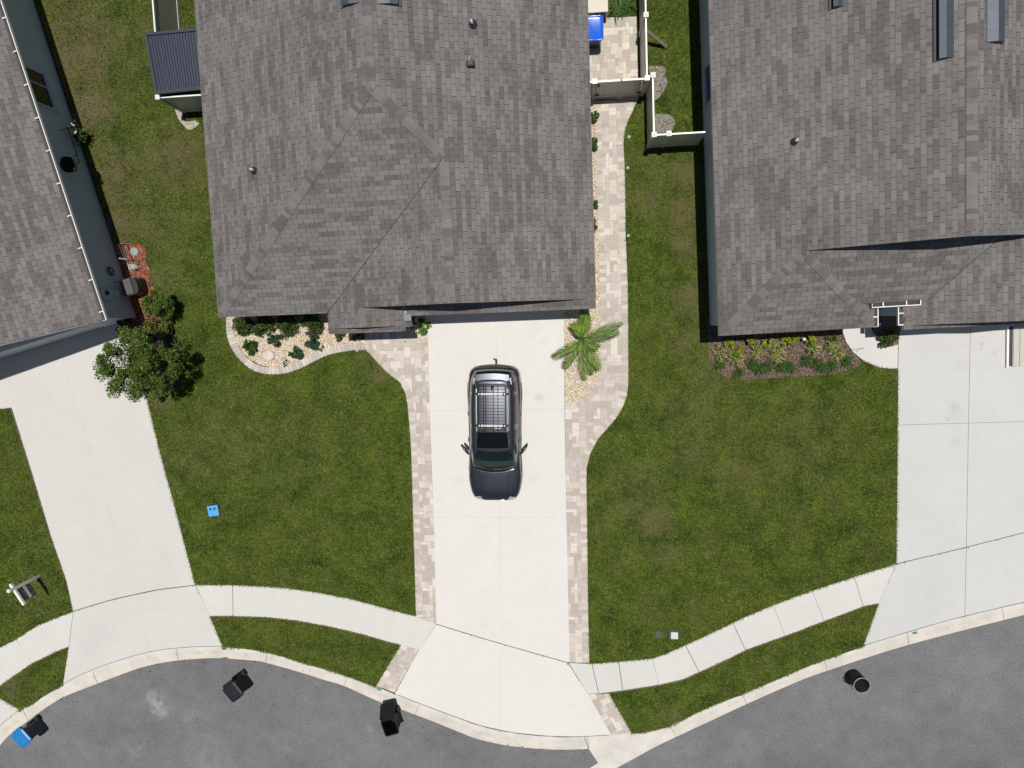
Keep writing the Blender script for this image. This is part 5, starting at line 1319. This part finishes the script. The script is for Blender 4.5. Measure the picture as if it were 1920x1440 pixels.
fs_ = MB(); q = P(1507, 636, .3); fs_.lathe([(0, .25), (.05, .3), (.07, .36), (.04, .41), (0, .42)], (*q, 0), 12); fs_.lathe([(.012, 0), (.012, .3)], (*q, 0), 6); fs_.build('globe_light', M_FLOW, label='small white globe light among the crotons of the right house', cat='garden light')

# ------------------------------------------------------------------ for-sale style post in the left lawn
b_ = P(75, 1079, 0)
sg = empty('yard_sign', (*b_, 0), 0, 'white yard sign post with a dark hanging panel in the left corner lawn', 'sign')
x_ = MB(); x_.box((0, 0, .82), (.10, .10, 1.68)); x_.build('post', M_TRIM, sg)
x_ = MB(); x_.box((0, 0, 1.68), (.13, .13, .05), bev=.01); x_.mesh([(i*.06, j*.06, 1.70) for i, j in ((-1, -1), (1, -1), (1, 1), (-1, 1))]+[(0, 0, 1.76)], [(0, 1, 4), (1, 2, 4), (2, 3, 4), (3, 0, 4)]); x_.build('post_cap', M_VINYLW, sg)
a0, a1 = Vector(P(22, 1102, 1.42)), Vector(P(48, 1141, 1.42)); dv = (a1-a0).normalized(); base_ = Vector(b_)
ctr = (a0+a1)/2; off = (base_-ctr).dot(dv); s0 = -((base_-a0).length); 
A_ = dv*(-.22); B_ = dv*(.76)
x_ = MB(); x_.bar((A_.x, A_.y, 1.42), (B_.x, B_.y, 1.42), .09, .09); x_.build('arm', M_TRIM, sg)
pa = dv*.10; pb = dv*.62
def panel(z0, z1, m, t, name, par, e=0.0, x0=0.0, x1=1.0):
    nrm = Vector((dv.y, -dv.x))*t; q0 = pa.lerp(pb, x0); q1 = pa.lerp(pb, x1); mb = MB()
    mb.bar((q0.x, q0.y, (z0+z1)/2), (q1.x, q1.y, (z0+z1)/2), t*2, z1-z0); return mb.build(name, m, par)
M_SGN = plain('sign_dark', (.02, .028, .035), .5)
sp = panel(.66, 1.28, M_SGN, .015, 'sign_panel', sg)
panel(.90, 1.04, M_PIPE, .019, 'sign_band', sp)
M_SGT = plain('sign_print', (.30, .33, .36), .6)
for z, xs in ((1.16, (.12, .22, .30, .42, .50, .58, .72, .80)), (1.10, (.2, .3, .45, .6, .7)), (.82, (.15, .2, .7, .76, .82)), (.75, (.25, .3, .36, .44, .52, .6)), (.70, (.7, .78, .84))):
    for x in xs: panel(z-.012, z+.012, M_SGT, .018, 'sign_mark', sp, x0=x, x1=x+.05)
x_ = MB()
for k in (.16, .56): q = dv*k; x_.tube([(q.x, q.y, 1.28), (q.x, q.y, 1.38)], .008, 6)
x_.build('hook', M_GALV, sg)

# ------------------------------------------------------------------ wheeled carts in the street
def cart(px, heading, label, body_m, lid_m, open_=0, cat='trash cart', h=1.04, logo=False):
    """px = centre of the lid in the photo; heading = direction from hinge side to front"""
    x, y = P(px[0], px[1], h+ROAD_Z)
    t = empty('wheeled_cart', (x, y, ROAD_Z-.02+.003), heading, label, cat, 'wheeled carts standing in the street')
    # local +x = front (lid opening edge), -x = hinge, wheels
    b = MB(); T = lambda r_, dx=0: [(p[0]+dx, p[1], p[2]) for p in r_]
    loft(b, [T(ring(.46, .42, .05, .06), .03), T(ring(.50, .45, .055, .25), .025), T(ring(.60, .52, .07, .90), .0), T(ring(.66, .58, .08, .92), 0), T(ring(.66, .58, .08, .99), 0), T(ring(.62, .54, .07, .99), 0), T(ring(.56, .49, .06, .90), 0), T(ring(.44, .39, .05, .12), .03)], cap0=True, cap1=True)
    b.box((-.34, 0, .93), (.08, .40, .05)); b.build('cart_body', body_m, t)
    hb = MB(); hb.tube([(-.31, -.23, .93), (-.42, -.23, .97), (-.42, .23, .97), (-.31, .23, .93)], .018, 8); hb.build('handle', body_m, t)
    for s in (-1, 1):
        w = MB(); w.lathe([(.0, -.035), (.11, -.035), (.14, -.02), (.14, .02), (.11, .035), (.0, .035)], (-.24, s*.26, .14), 20, axis='Y'); w.build('wheel', M_RUB, t)
    ax = MB(); ax.tube([(-.24, -.28, .14), (-.24, .28, .14)], .015, 6); ax.build('axle', M_GALV, t)
    l = MB(); lr = [ring(.68, .60, .08, 0), ring(.70, .62, .09, .02), ring(.69, .61, .09, .05), ring(.58, .50, .08, .075), ring(.3, .25, .06, .085)]
    lr = [[(p[0]+.33, p[1], p[2]) for p in r_] for r_ in lr]; loft(l, lr, smooth=False)
    for k in (-.16, 0, .16): l.box((.36, k, .084), (.40, .05, .014), bev=.004)
    l.box((.66, 0, .03), (.06, .22, .03), bev=.01); l.box((-.04, 0, .0), (.10, .46, .045), bev=.01)
    ob = l.build('cart_lid', lid_m, t); ob.location = (-.33, 0, 1.0)
    if open_: ob.rotation_euler = (0, -open_, 0); ob.location = (-.39, 0, .985)
    if logo:
        lg = MB()
        for k in range(4): lg.box((.30, -.09+k*.06, .70+.0), (.004, .035, .05))
        lg.build('cart_marking', M_PIPE, t)
    return t
def wdir(a, b, h=.9):
    A, B = P(*a, h), P(*b, h); return math.atan2(B[1]-A[1], B[0]-A[0])
hd1 = wdir((424, 1282.5), (448, 1312))
cart((436.5, 1298), hd1, 'closed black wheeled cart alone on the asphalt below the blue meter cover lawn', M_BLACK, plain('cart_lid_black', (.012, .014, .018), .5, var=.2, spec=.3))
hd3 = wdir((28, 1371), (53, 1399))
cart((40, 1385), hd3, 'wheeled cart with bright blue lid and dark body at the left kerb', M_NAVY, M_BLUE, cat='recycling cart')
hd2 = wdir((723, 1350), (735, 1384))
cart((730, 1366), hd2, 'black wheeled cart with its lid flung open beside the kerb', M_BLACK, plain('cart_lid_inner', (.016, .016, .015), .5, var=.3, spec=.3), open_=R(238), logo=True)
# round can
rc = P(1617.5, 1287, .84+ROAD_Z)
cn = empty('round_can', (*rc, ROAD_Z-.017), 0, 'open round dark trash can with a pale rim on the right side of the street', 'trash can')
x_ = MB(); x_.lathe([(0, 0), (.235, 0), (.245, .04), (.285, .78), (.272, .78), (.232, .06), (0, .05)], n=32); x_.build('can_body', M_BLACK, cn)
x_ = MB(); x_.lathe([(.287, .775), (.312, .785), (.318, .81), (.312, .83), (.287, .825), (.277, .78)], n=36); x_.build('rim', plain('rim_grey', (.22, .27, .30), .3), cn)
for a in (200, 290):
    hx_ = MB(); c_, s_ = math.cos(R(a)), math.sin(R(a)); q = lambda o, l, z: (c_*o-s_*l, s_*o+c_*l, z)
    hx_.tube([q(.29, -.11, .72), q(.35, -.11, .70), q(.365, 0, .69), q(.35, .11, .70), q(.29, .11, .72)], .014, 6); hx_.build('handle', plain('handle_dark', (.06, .08, .09), .35), cn)
lt_ = MB(); lt_.box((-.14, .10, .10), (.16, .10, .02), rz=.5); lt_.build('litter', M_PIPE, cn)

# ------------------------------------------------------------------ ribbed panels at the right edge
q0 = P(1901, 612, .12); q1 = P(1901, 687, .12)
rp = empty('ribbed_panel', (q0[0], q1[1], .02), R(.8), 'cream ribbed panel with a white edge strip lying on the right driveway', 'panel')
x_ = MB(); Ly = q0[1]-q1[1]; x_.box((1.0, Ly/2, .05), (2.0, Ly, .06))
for k in range(9): x_.box((.11+k*.22, Ly/2, .095), (.185, Ly, .03), bev=.012)
x_.build('deck', plain('cream_panel', (.50, .485, .42), .5), rp)
x_ = MB(); x_.box((-.17, Ly/2-.01, .06), (.075, Ly+.04, .09), bev=.01); x_.build('edge_strip', M_TRIM, rp)
x_ = MB(); x_.box((-.07, Ly/2, .03), (.13, Ly-.02, .03)); x_.build('edge_shadow', M_LEAD, rp)  # dark strip stands in for the thin shadow beside the panel
# bits on the ground
lr_ = [((1505, 1), 0)]
twg = MB(); q = P(1606, 655, 0); twg.tube([(q[0]-.2, q[1], .04), (q[0], q[1]+.01, .045), (q[0]+.25, q[1]+.02, .04)], .008, 5); twg.tube([(q[0]-.02, q[1]-.1, .04), (q[0]+.1, q[1]+.05, .045), (q[0]+.25, q[1]+.02, .04)], .006, 5); twg.build('twig', M_BARK, label='thin twig lying on the curved walk of the right house', cat='twig')
tf = MB(); rt = random.Random(3); q = P(423, 1233, ROAD_Z)
for k in range(60):
    leaves(tf, [(q[0]+rt.gauss(0, .09), q[1]+rt.gauss(0, .03), ROAD_Z+.02+rt.random()*.03)], .045, [rt.random()], rt)
tf.build('gutter_weed', M_LVAR, label='small dry weed growing in the gutter below the blue kerb plate', cat='weed')

db = MB(); rd = random.Random(17)
for k in range(170):
    i = rd.randrange(4, len(front)-4); p = front[i]; q_ = back[min(len(back)-1, int(i*iL/len(front)))]
    t_ = abs(rd.gauss(0, .35)); x = p[0]+rd.gauss(0, .35); y = p[1]-rd.random()**2*.5+(.0 if rd.random() < .6 else rd.random()*.25)
    leaves(db, [(x, y, ROAD_Z+.03+(.05 if y > p[1] else 0))], rd.uniform(.025, .055), [rd.random()*.9], rd)
for k in range(60):
    leaves(db, [(rd.uniform(-20, 16), rd.uniform(-19, -15), ROAD_Z+.01)], rd.uniform(.02, .045), [rd.random()], rd)
db.build('leaf_litter', M_CHIPB, label='scattered dry leaf bits and grit along the kerb of the street', cat='litter', kind='stuff')
# ------------------------------------------------------------------ parked car
def m_paint():
    t = NT('car_paint'); o = t.coord('Object')
    fl = t.noise(o, 350, 2, .8)
    c = t.mix(t.ramp(fl, [(.35, 0), (.75, 1)]), (.052, .056, .068), (.100, .104, .118))
    return t.done(c, .39, metal=.85, spec=.5, coat=1.0)
M_PAINT = m_paint()
M_CGL = plain('car_glass', (.008, .012, .011), .03, var=.02, spec=.6)
M_WS = plain('windshield_glass', (.022, .045, .038), .04, var=.05, spec=.6)
M_CHR = plain('chrome', (.70, .71, .72), .12, metal=1.0, var=.05)
M_ALU = plain('brushed_aluminium', (.48, .49, .51), .48, metal=.6, var=.06)
M_TRB = plain('grained_plastic', (.05, .05, .047), .75, var=.2, scale=60)
M_HL = plain('lamp_lens', (.45, .47, .48), .08, spec=.7); M_TL = plain('tail_lens', (.10, .008, .008), .15)
class Surf:
    """Catmull-Rom surface through stations (front to rear); each section runs left sill - roof - right sill"""
    def __init__(s, st):
        s.S = []
        for y, half in st:
            full = [(-x, z) for x, z in half]+[(x, z) for x, z in reversed(half[:-1])]
            s.S.append([Vector((x, -y, z)) for x, z in full])
        s.n = len(s.S); s.m = len(s.S[0])
    @staticmethod
    def cr(p, t):
        n = len(p); i = min(max(int(t), 0), n-2); f = t-i
        a, b, c, d = p[max(i-1, 0)], p[i], p[i+1], p[min(i+2, n-1)]
        return 0.5*((2*b)+(c-a)*f+(2*a-5*b+4*c-d)*f*f+(3*b-a-3*c+d)*f**3)
    def at(s, u, v): return s.cr([s.cr(row, v) for row in s.S], u)
    def patch(s, mb, u0, u1, v0, v1, nu, nv, off=0.0, m=0, shape=None, skirt=0.0):
        G = []
        for i in range(nu+1):
            row = []
            for j in range(nv+1):
                a, b = i/nu, j/nv
                u, v = (u0+(u1-u0)*a, v0+(v1-v0)*b) if shape is None else shape(a, b)
                p = s.at(u, v)
                if off:
                    e = .01; n = (s.at(u+e, v)-s.at(u-e, v)).cross(s.at(u, v+e)-s.at(u, v-e))
                    if n.length > 1e-9: n.normalize(); p = p+n*off*s.sgn
                row.append(p)
            G.append(row)
        vs = [p for r_ in G for p in r_]; w = nv+1
        mb.mesh(vs, [(i*w+j, (i+1)*w+j, (i+1)*w+j+1, i*w+j+1) for i in range(nu) for j in range(nv)], m, smooth=True)
        return G
    sgn = 1
CAR = empty('parked_car', (0, 0, .022), 0, 'dark navy SUV with roof rack and sunroof parked nose outward on the middle driveway', 'car')
fr = Vector(P(930, 935, .6)); re_ = Vector(P(927.5, 684, .75)); dcar = (fr-re_)
CAR.location = (fr.x, fr.y, .022); CAR.rotation_euler = (0, 0, math.atan2(dcar.y, dcar.x)+math.pi/2)
# local: nose at y=0, tail at y=+L  (stations given as distance from nose)
Lc = dcar.length; k_ = Lc/5.15
st = [  # y, half section from sill up to centre line
 (0.00, [(.55, .30), (.60, .42), (.62, .58), (.60, .70), (.45, .76), (.22, .78), (0, .78)]),
 (0.10, [(.72, .26), (.80, .42), (.82, .60), (.76, .76), (.56, .83), (.28, .86), (0, .865)]),
 (0.38, [(.86, .24), (.93, .42), (.94, .66), (.86, .85), (.62, .93), (.30, .965), (0, .97)]),
 (0.85, [(.90, .30), (1.00, .50), (1.01, .74), (.90, .93), (.66, 1.00), (.32, 1.035), (0, 1.04)]),
 (1.30, [(.90, .24), (.97, .44), (.99, .76), (.91, .97), (.74, 1.04), (.40, 1.075), (0, 1.08)]),
 (1.75, [(.90, .22), (.95, .42), (.97, .78), (.93, 1.00), (.84, 1.04), (.50, 1.06), (0, 1.06)]),
 (2.60, [(.90, .22), (.95, .42), (.97, .80), (.94, 1.02), (.85, 1.05), (.50, 1.05), (0, 1.05)]),
 (3.50, [(.90, .22), (.96, .42), (.98, .82), (.95, 1.04), (.85, 1.07), (.50, 1.06), (0, 1.06)]),
 (4.15, [(.90, .30), (1.00, .50), (1.01, .84), (.95, 1.07), (.84, 1.10), (.50, 1.10), (0, 1.10)]),
 (4.70, [(.86, .28), (.95, .46), (.96, .84), (.90, 1.07), (.80, 1.12), (.45, 1.14), (0, 1.14)]),
 (4.97, [(.74, .28), (.86, .46), (.88, .80), (.80, 1.00), (.68, 1.06), (.40, 1.10), (0, 1.11)]),
 (5.10, [(.58, .30), (.70, .46), (.72, .74), (.66, .86), (.52, .90), (.30, .92), (0, .93)])]
body = Surf([(y*k_, h) for y, h in st]); body.S = [[Vector((p.x, -p.y, p.z)) for p in r_] for r_ in body.S]
gst = [
 (1.16, [(.80, 1.00), (.80, 1.02), (.76, 1.05), (.60, 1.07), (.30, 1.085), (0, 1.09)]),
 (1.42, [(.86, 1.00), (.83, 1.12), (.76, 1.25), (.60, 1.30), (.30, 1.325), (0, 1.33)]),
 (1.98, [(.91, 1.00), (.83, 1.35), (.73, 1.57), (.58, 1.635), (.30, 1.67), (0, 1.68)]),
 (2.70, [(.93, 1.01), (.85, 1.38), (.735, 1.63), (.58, 1.70), (.30, 1.735), (0, 1.745)]),
 (3.60, [(.93, 1.02), (.85, 1.38), (.735, 1.635), (.58, 1.705), (.30, 1.74), (0, 1.75)]),
 (4.35, [(.91, 1.04), (.83, 1.36), (.71, 1.60), (.56, 1.675), (.30, 1.71), (0, 1.72)]),
 (4.68, [(.87, 1.05), (.79, 1.33), (.69, 1.55), (.55, 1.635), (.30, 1.675), (0, 1.685)]),
 (4.93, [(.80, 1.05), (.74, 1.18), (.66, 1.27), (.52, 1.31), (.28, 1.335), (0, 1.34)]),
 (5.02, [(.74, 1.03), (.70, 1.07), (.62, 1.09), (.48, 1.10), (.26, 1.11), (0, 1.115)])]
cab = Surf([(y*k_, h) for y, h in gst]); cab.S = [[Vector((p.x, -p.y, p.z)) for p in r_] for r_ in cab.S]
for i_, w_ in ((0, .17), (1, .15), (2, .07), (6, -.03), (7, -.07), (8, -.08)):
    for p in cab.S[i_]: p.y += w_*(abs(p.x)/.8)**2.2
# orientation sign of the outward normal
def fixsgn(sf, u, v):
    e = .01; n = (sf.at(u+e, v)-sf.at(u-e, v)).cross(sf.at(u, v+e)-sf.at(u, v-e)); sf.sgn = 1 if n.z > 0 else -1
fixsgn(body, 3, 6); fixsgn(cab, 4, 5)
mb = MB(); body.patch(mb, 0, body.n-1, 0, body.m-1, 66, 48)
for end in (0, body.n-1):
    row = [body.at(end, j*(body.m-1)/48) for j in range(49)]
    mb.face(row if end else list(reversed(row)), 0)
a_ = [body.at(i*(body.n-1)/66, 0) for i in range(67)]; b_2 = [body.at(i*(body.n-1)/66, body.m-1) for i in range(67)]
for i in range(66): mb.face([a_[i], a_[i+1], b_2[i+1], b_2[i]], 1)
mb.build('body', [M_PAINT, M_TRB], CAR)
mb = MB(); cab.patch(mb, 0, cab.n-1, 0, cab.m-1, 56, 40); mb.build('cabin', M_PAINT, CAR)
def part(sf, name, mat, u0, u1, v0, v1, nu=14, nv=14, off=.006, par=None, shape=None):
    m_ = MB(); sf.patch(m_, u0, u1, v0, v1, nu, nv, off, 0, shape); o = m_.build(name, mat, par or CAR); return o
mc = cab.m-1   # 10
# hood; the shading of its creases is drawn as thin black lines
part(body, 'hood', M_PAINT, 0, 0, 0, 0, 20, 22, .010, shape=lambda a, b: (.95+3.05*a, 3.4+5.2*b))
cz = MB()
for sx in (-1, 1):
    pts = [body.at(1.35+2.5*i/10, 6+sx*(1.55-.0*i/10)) + Vector((0, 0, .010)) for i in range(11)]
    cz.tube(pts, .007, 6)
    cz.build('hood_crease_shade', M_BLACK, CAR); cz = MB()
wsh = part(cab, 'windshield', M_WS, 0, 0, 0, 0, 12, 22, .008, shape=lambda a, b: (.98+.56*a-.22*abs(2*b-1)**2*(1-a)-.12*abs(2*b-1)**2*a, 2.20-.15*(1-a)+(mc-4.4+.3*(1-a))*b))
m_ = MB(); fr_pts = [cab.at(.16+.0*abs(2*b-1), 1.6+(mc-3.2)*b)+Vector((0, -.015-.10*(1-abs(2*b-1)**2)*0, .012)) for b in [i/20 for i in range(21)]]
# dark band (frit and header) under the roof edge and cowl
part(cab, 'windshield_header', M_CGL, 0, 0, 0, 0, 4, 20, .009, shape=lambda a, b: (1.46-.12*abs(2*b-1)**2+(.62+.12*abs(2*b-1)**2)*a, 2.25+(mc-4.5)*b))
cw = MB()
cwp = [cab.at(0.0, 1.55+(mc-3.1)*i/20)+Vector((0, -.02, .030)) for i in range(21)]
cw.tube(cwp, .020, 6); cw.build('hood_edge_trim', M_CHR, CAR)
part(cab, 'windshield_frit', M_CGL, .05, 1.02, 1.9, mc-1.9, 8, 20, .004)
for (x0, x1) in ((-.66, -.04), (.06, .60)):
    w_ = MB(); w_.tube([(x0, 1.38*k_, 1.33), ((x0+x1)/2, 1.32*k_, 1.27), (x1, 1.26*k_, 1.21)], .014, 6); w_.build('wiper', M_RUB, CAR)
# side windows
for sd_ in (0, 1):
    for (u0, u1, t0, t1) in ((1.75, 3.18, .30, .12), (3.30, 4.62, .12, .12), (4.72, 5.85, .12, .45)):
        V0, V1 = .30, 1.72
        def sh_(a, b, u0=u0, u1=u1, t0=t0, t1=t1):
            ua = u0+t0*b*1.0; ub = u1-t1*b*.5
            v = V0+(V1-V0)*b; return (ua+(ub-ua)*a, v if sd_ == 0 else mc-v)
        part(cab, 'side_window', M_CGL, 0, 0, 0, 0, 10, 8, .006, shape=sh_)
    tr_ = MB(); pts = [cab.at(.9+5.3*i/24, .12 if sd_ == 0 else mc-.12)+Vector(((-.012 if sd_ == 0 else .012), 0, .01)) for i in range(25)]; tr_.tube(pts, .011, 6); tr_.build('window_trim', M_CHR, CAR)
part(cab, 'rear_window', M_CGL, 6.22, 7.35, 2.4, mc-2.4, 10, 16, .006)
# roof panels
sr = part(cab, 'sunroof', plain('sunroof_glass', (.004, .005, .007), .05, var=.02), 0, 0, 0, 0, 12, 18, .008, shape=lambda a, b: (2.28+.80*a, 3.05+(mc-6.1)*b))
dfl = MB(); dfl.box((0, 2.93*k_, 1.775), (1.0, .13, .02), bev=.008); dfl.build('sunroof_deflector', M_TRB, CAR)
lab = MB(); lab.box((.2, 2.92*k_, 1.79), (.24, .025, .006)); lab.build('deflector_mark', M_PIPE, CAR)
# spoiler lip behind the roof; sun glare is put into its paler paint
spm = MB(); 
for i in range(12):
    x0, x1 = -.60+1.2*i/12, -.60+1.2*(i+1)/12; g_ = lambda x: (4.58*k_, 4.90*k_-.05*(x/.6)**2)
    h_ = lambda x: 1.70-.03*(x/.6)**2
    spm.face([(x0, g_(x0)[0], h_(x0)), (x1, g_(x1)[0], h_(x1)), (x1, g_(x1)[1], h_(x1)-.055), (x0, g_(x0)[1], h_(x0)-.055)], smooth=True)
    spm.face([(x0, g_(x0)[1], h_(x0)-.055), (x1, g_(x1)[1], h_(x1)-.055), (x1, g_(x1)[1]-.02, h_(x1)-.10), (x0, g_(x0)[1]-.02, h_(x0)-.10)])
M_SPO = plain('spoiler_glare_paint', (.13, .14, .16), .40, metal=.85, coat=1.0)
for sx in (-1, 1): spm.box((sx*.66, 4.62*k_, 1.61), (.09, .26, .04), rz=sx*.12, bev=.012)
spo = spm.build('spoiler', M_SPO, CAR)
an = MB(); an.lathe([(.0, .10), (.012, .09), (.035, .02), (.045, 0)], (0.03, 4.42*k_, 1.71), 10); an.v = [(x, y*1.0, z) for x, y, z in an.v]; an.build('antenna_fin', M_BLACK, CAR)
# rails, cross bars, basket
for sx in (-1, 1):
    r_ = MB(); pts = [(sx*(.575-.03*abs(t-.5)), (2.62+1.95*t)*k_, 1.70+.075*math.sin(math.pi*min(1, max(0, t)))**.3) for t in [i/20 for i in range(21)]]
    r_.tube(pts, .024, 8); rl = r_.build('roof_rail', M_ALU, CAR)
    for yy in (2.66, 4.50): f_ = MB(); f_.box((sx*.575, yy*k_, 1.735), (.09, .30, .085), bev=.02); f_.build('rail_foot', M_BLACK, rl)
    dt = MB(); dt.tube([cab.at(1.95+4.0*i/16, 2.72 if sx < 0 else mc-2.72)+Vector((0, 0, .004)) for i in range(17)], .008, 5); dt.build('roof_drip', M_CHR, CAR)
for yy in (3.02, 4.17):
    b = MB(); b.box((0, yy*k_, 1.845), (1.02, .08, .03), bev=.01); cb = b.build('crossbar', M_ALU, CAR)
    b = MB(); b.box((0, yy*k_, 1.862), (.92, .016, .006)); b.build('bar_slot', M_BLACK, cb)
    for x in (-.42, .42): b = MB(); b.box((x, yy*k_, 1.87), (.04, .15, .05), bev=.01); b.build('clamp', M_BLACK, cb)
    for x in (-.59, .59): b = MB(); b.box((x*.93, yy*k_, 1.80), (.07, .09, .06), bev=.02); b.build('bar_mount', M_BLACK, cb)
bk_ = MB(); y0b, y1b = 2.80*k_, 4.52*k_; xb = .49
bk_.tube([(x, (y0b+y1b)/2+y, 1.93) for x, y in rrect(2*xb, y1b-y0b, .09, 5)], .014, 6, closed=True)
bk_.tube([(x, (y0b+y1b)/2+y, 1.875) for x, y in rrect(2*xb, y1b-y0b, .09, 5)], .011, 6, closed=True)
for i in range(15): yy = y0b+(y1b-y0b)*(i+.5)/15; bk_.tube([(-xb, yy, 1.875), (xb, yy, 1.875)], .0085, 4)
for x in (-.30, -.22, .05, .22): bk_.tube([(x, y0b, 1.878), (x, y1b, 1.878)], .0085, 4)
for i in range(8):
    for x in (-xb, xb): yy = y0b+(y1b-y0b)*(i+.5)/8; bk_.tube([(x, yy, 1.875), (x, yy, 1.93)], .008, 4)
bk_.build('cargo_basket', M_BLKM, CAR)
tg = MB(); tg.mesh([(-.03, 4.43*k_, 1.9), (.0, 4.50*k_, 1.9), (.03, 4.43*k_, 1.9), (.0, 4.25*k_, 1.9), (0, 4.4*k_, 1.93)], [(0, 1, 4), (1, 2, 4), (2, 3, 4), (3, 0, 4)]); tg.build('strap_end', M_BLACK, CAR)
# mirrors
for sx in (-1, 1):
    r_ = MB(); ang = sx*R(26)
    rings_ = []
    for k in range(9):
        t = k/8; c = Vector((sx*(.95+.29*t), (1.84+.20*t)*k_, 1.10)); w = .135*math.sin(math.pi*(.12+.80*t))**.6; hh = .10*math.sin(math.pi*(.15+.75*t))**.6
        rings_.append([(c.x, c.y+math.cos(a)*w*.72-t*.13*-1, c.z+math.sin(a)*hh) for a in [j*6.283/10 for j in range(10)]])
    if sx > 0: rings_ = [list(reversed(q_)) for q_ in rings_]
    loft(r_, rings_, smooth=True); r_.build('wing_mirror', M_PAINT, CAR)
# lamps, grille, bumpers
for sx in (-1, 1):
    part(body, 'headlight', M_HL, 0, 0, 0, 0, 6, 8, .010, shape=lambda a, b, sx=sx: (.35+.75*a+.25*b, 6+sx*(3.35-1.55*b)))
    part(body, 'taillight', M_TL, 0, 0, 0, 0, 6, 6, .010, shape=lambda a, b, sx=sx: (9.1+1.0*a, 6+sx*(2.75+.75*b)))
part(body, 'grille', M_BLACK, .02, .42, 4.3, 7.7, 6, 10, .010)
gb = MB(); gb.tube([body.at(.42, 4.3+3.4*i/12)+Vector((0, -.012, .008)) for i in range(13)], .012, 6); gb.build('grille_bar', M_CHR, CAR)
bm_ = MB()
for i in range(16):
    x0, x1 = -.62+1.24*i/16, -.62+1.24*(i+1)/16; yb = lambda x: (5.17-.06*(x/.62)**2)*k_; ya = lambda x: (5.02-.05*(x/.62)**2)*k_
    bm_.face([(x0, ya(x0), .72), (x1, ya(x1), .72), (x1, yb(x1), .70), (x0, yb(x0), .70)], smooth=True); bm_.face([(x0, yb(x0), .70), (x1, yb(x1), .70), (x1, yb(x1)-.02, .45), (x0, yb(x0)-.02, .45)], smooth=True)
bm_.build('rear_bumper_pad', M_TRB, CAR)
ht = MB(); ht.bar((.02, 5.05*k_, .42), (.02, 5.36*k_, .42), .06, .06); ht.bar((.02, 5.34*k_, .42), (-.07, 5.36*k_, .47), .04, .05); ht.build('tow_hitch', M_TRB, CAR)
for sx in (-1, 1): 
    br_ = MB(); br_.box((sx*.67, 5.05*k_, .74), (.05, .10, .03), rz=sx*-.4, bev=.008); br_.build('reflector', M_CHR, CAR)
lb = MB(); lb.tube([(x, (4.99-.05*(x/.6)**2)*k_, 1.0) for x in [-.6+1.2*i/12 for i in range(13)]], .015, 6); lb.build('tailgate_trim', M_CHR, CAR)
cmx = MB(); cmx.box((0, 5.01*k_, 1.03), (.07, .04, .03), bev=.01); cmx.build('tailgate_camera', M_ALU, CAR)
for sx in (-1, 1):
    for yy in (.98, 4.12):
        w = MB(); w.lathe([(.20, -.11), (.33, -.11), (.365, -.08), (.365, .08), (.33, .11), (.20, .11)], (0, 0, 0), 28, axis='X'); wo = w.build('wheel', M_RUB, CAR); wo.location = (sx*.86, yy*k_, .365)
        r_ = MB(); r_.lathe([(.0, .07), (.06, .08), (.20, .06), (.225, .09), (.22, -.09)], (0, 0, 0), 28, axis='X')
        for j in range(5): a = j*1.2566; r_.box((.085, math.cos(a)*.12, math.sin(a)*.12), (.02, .20, .05), rx=a)
        ro = r_.build('rim', M_ALU, wo); ro.scale = (sx, 1, 1)
    for yy in (2.35, 3.35):
        dh = MB(); dh.box((sx*.985, yy*k_, .93), (.03, .18, .03), bev=.01); dh.build('door_handle', M_PAINT, CAR)
    dl2 = MB(); dl2.tube([body.at(3.6+5.0*i/20, 2.05 if sx < 0 else body.m-1-2.05)+Vector((sx*.006, 0, 0)) for i in range(21)], .010, 5); dl2.build('door_moulding', M_TRB, CAR)
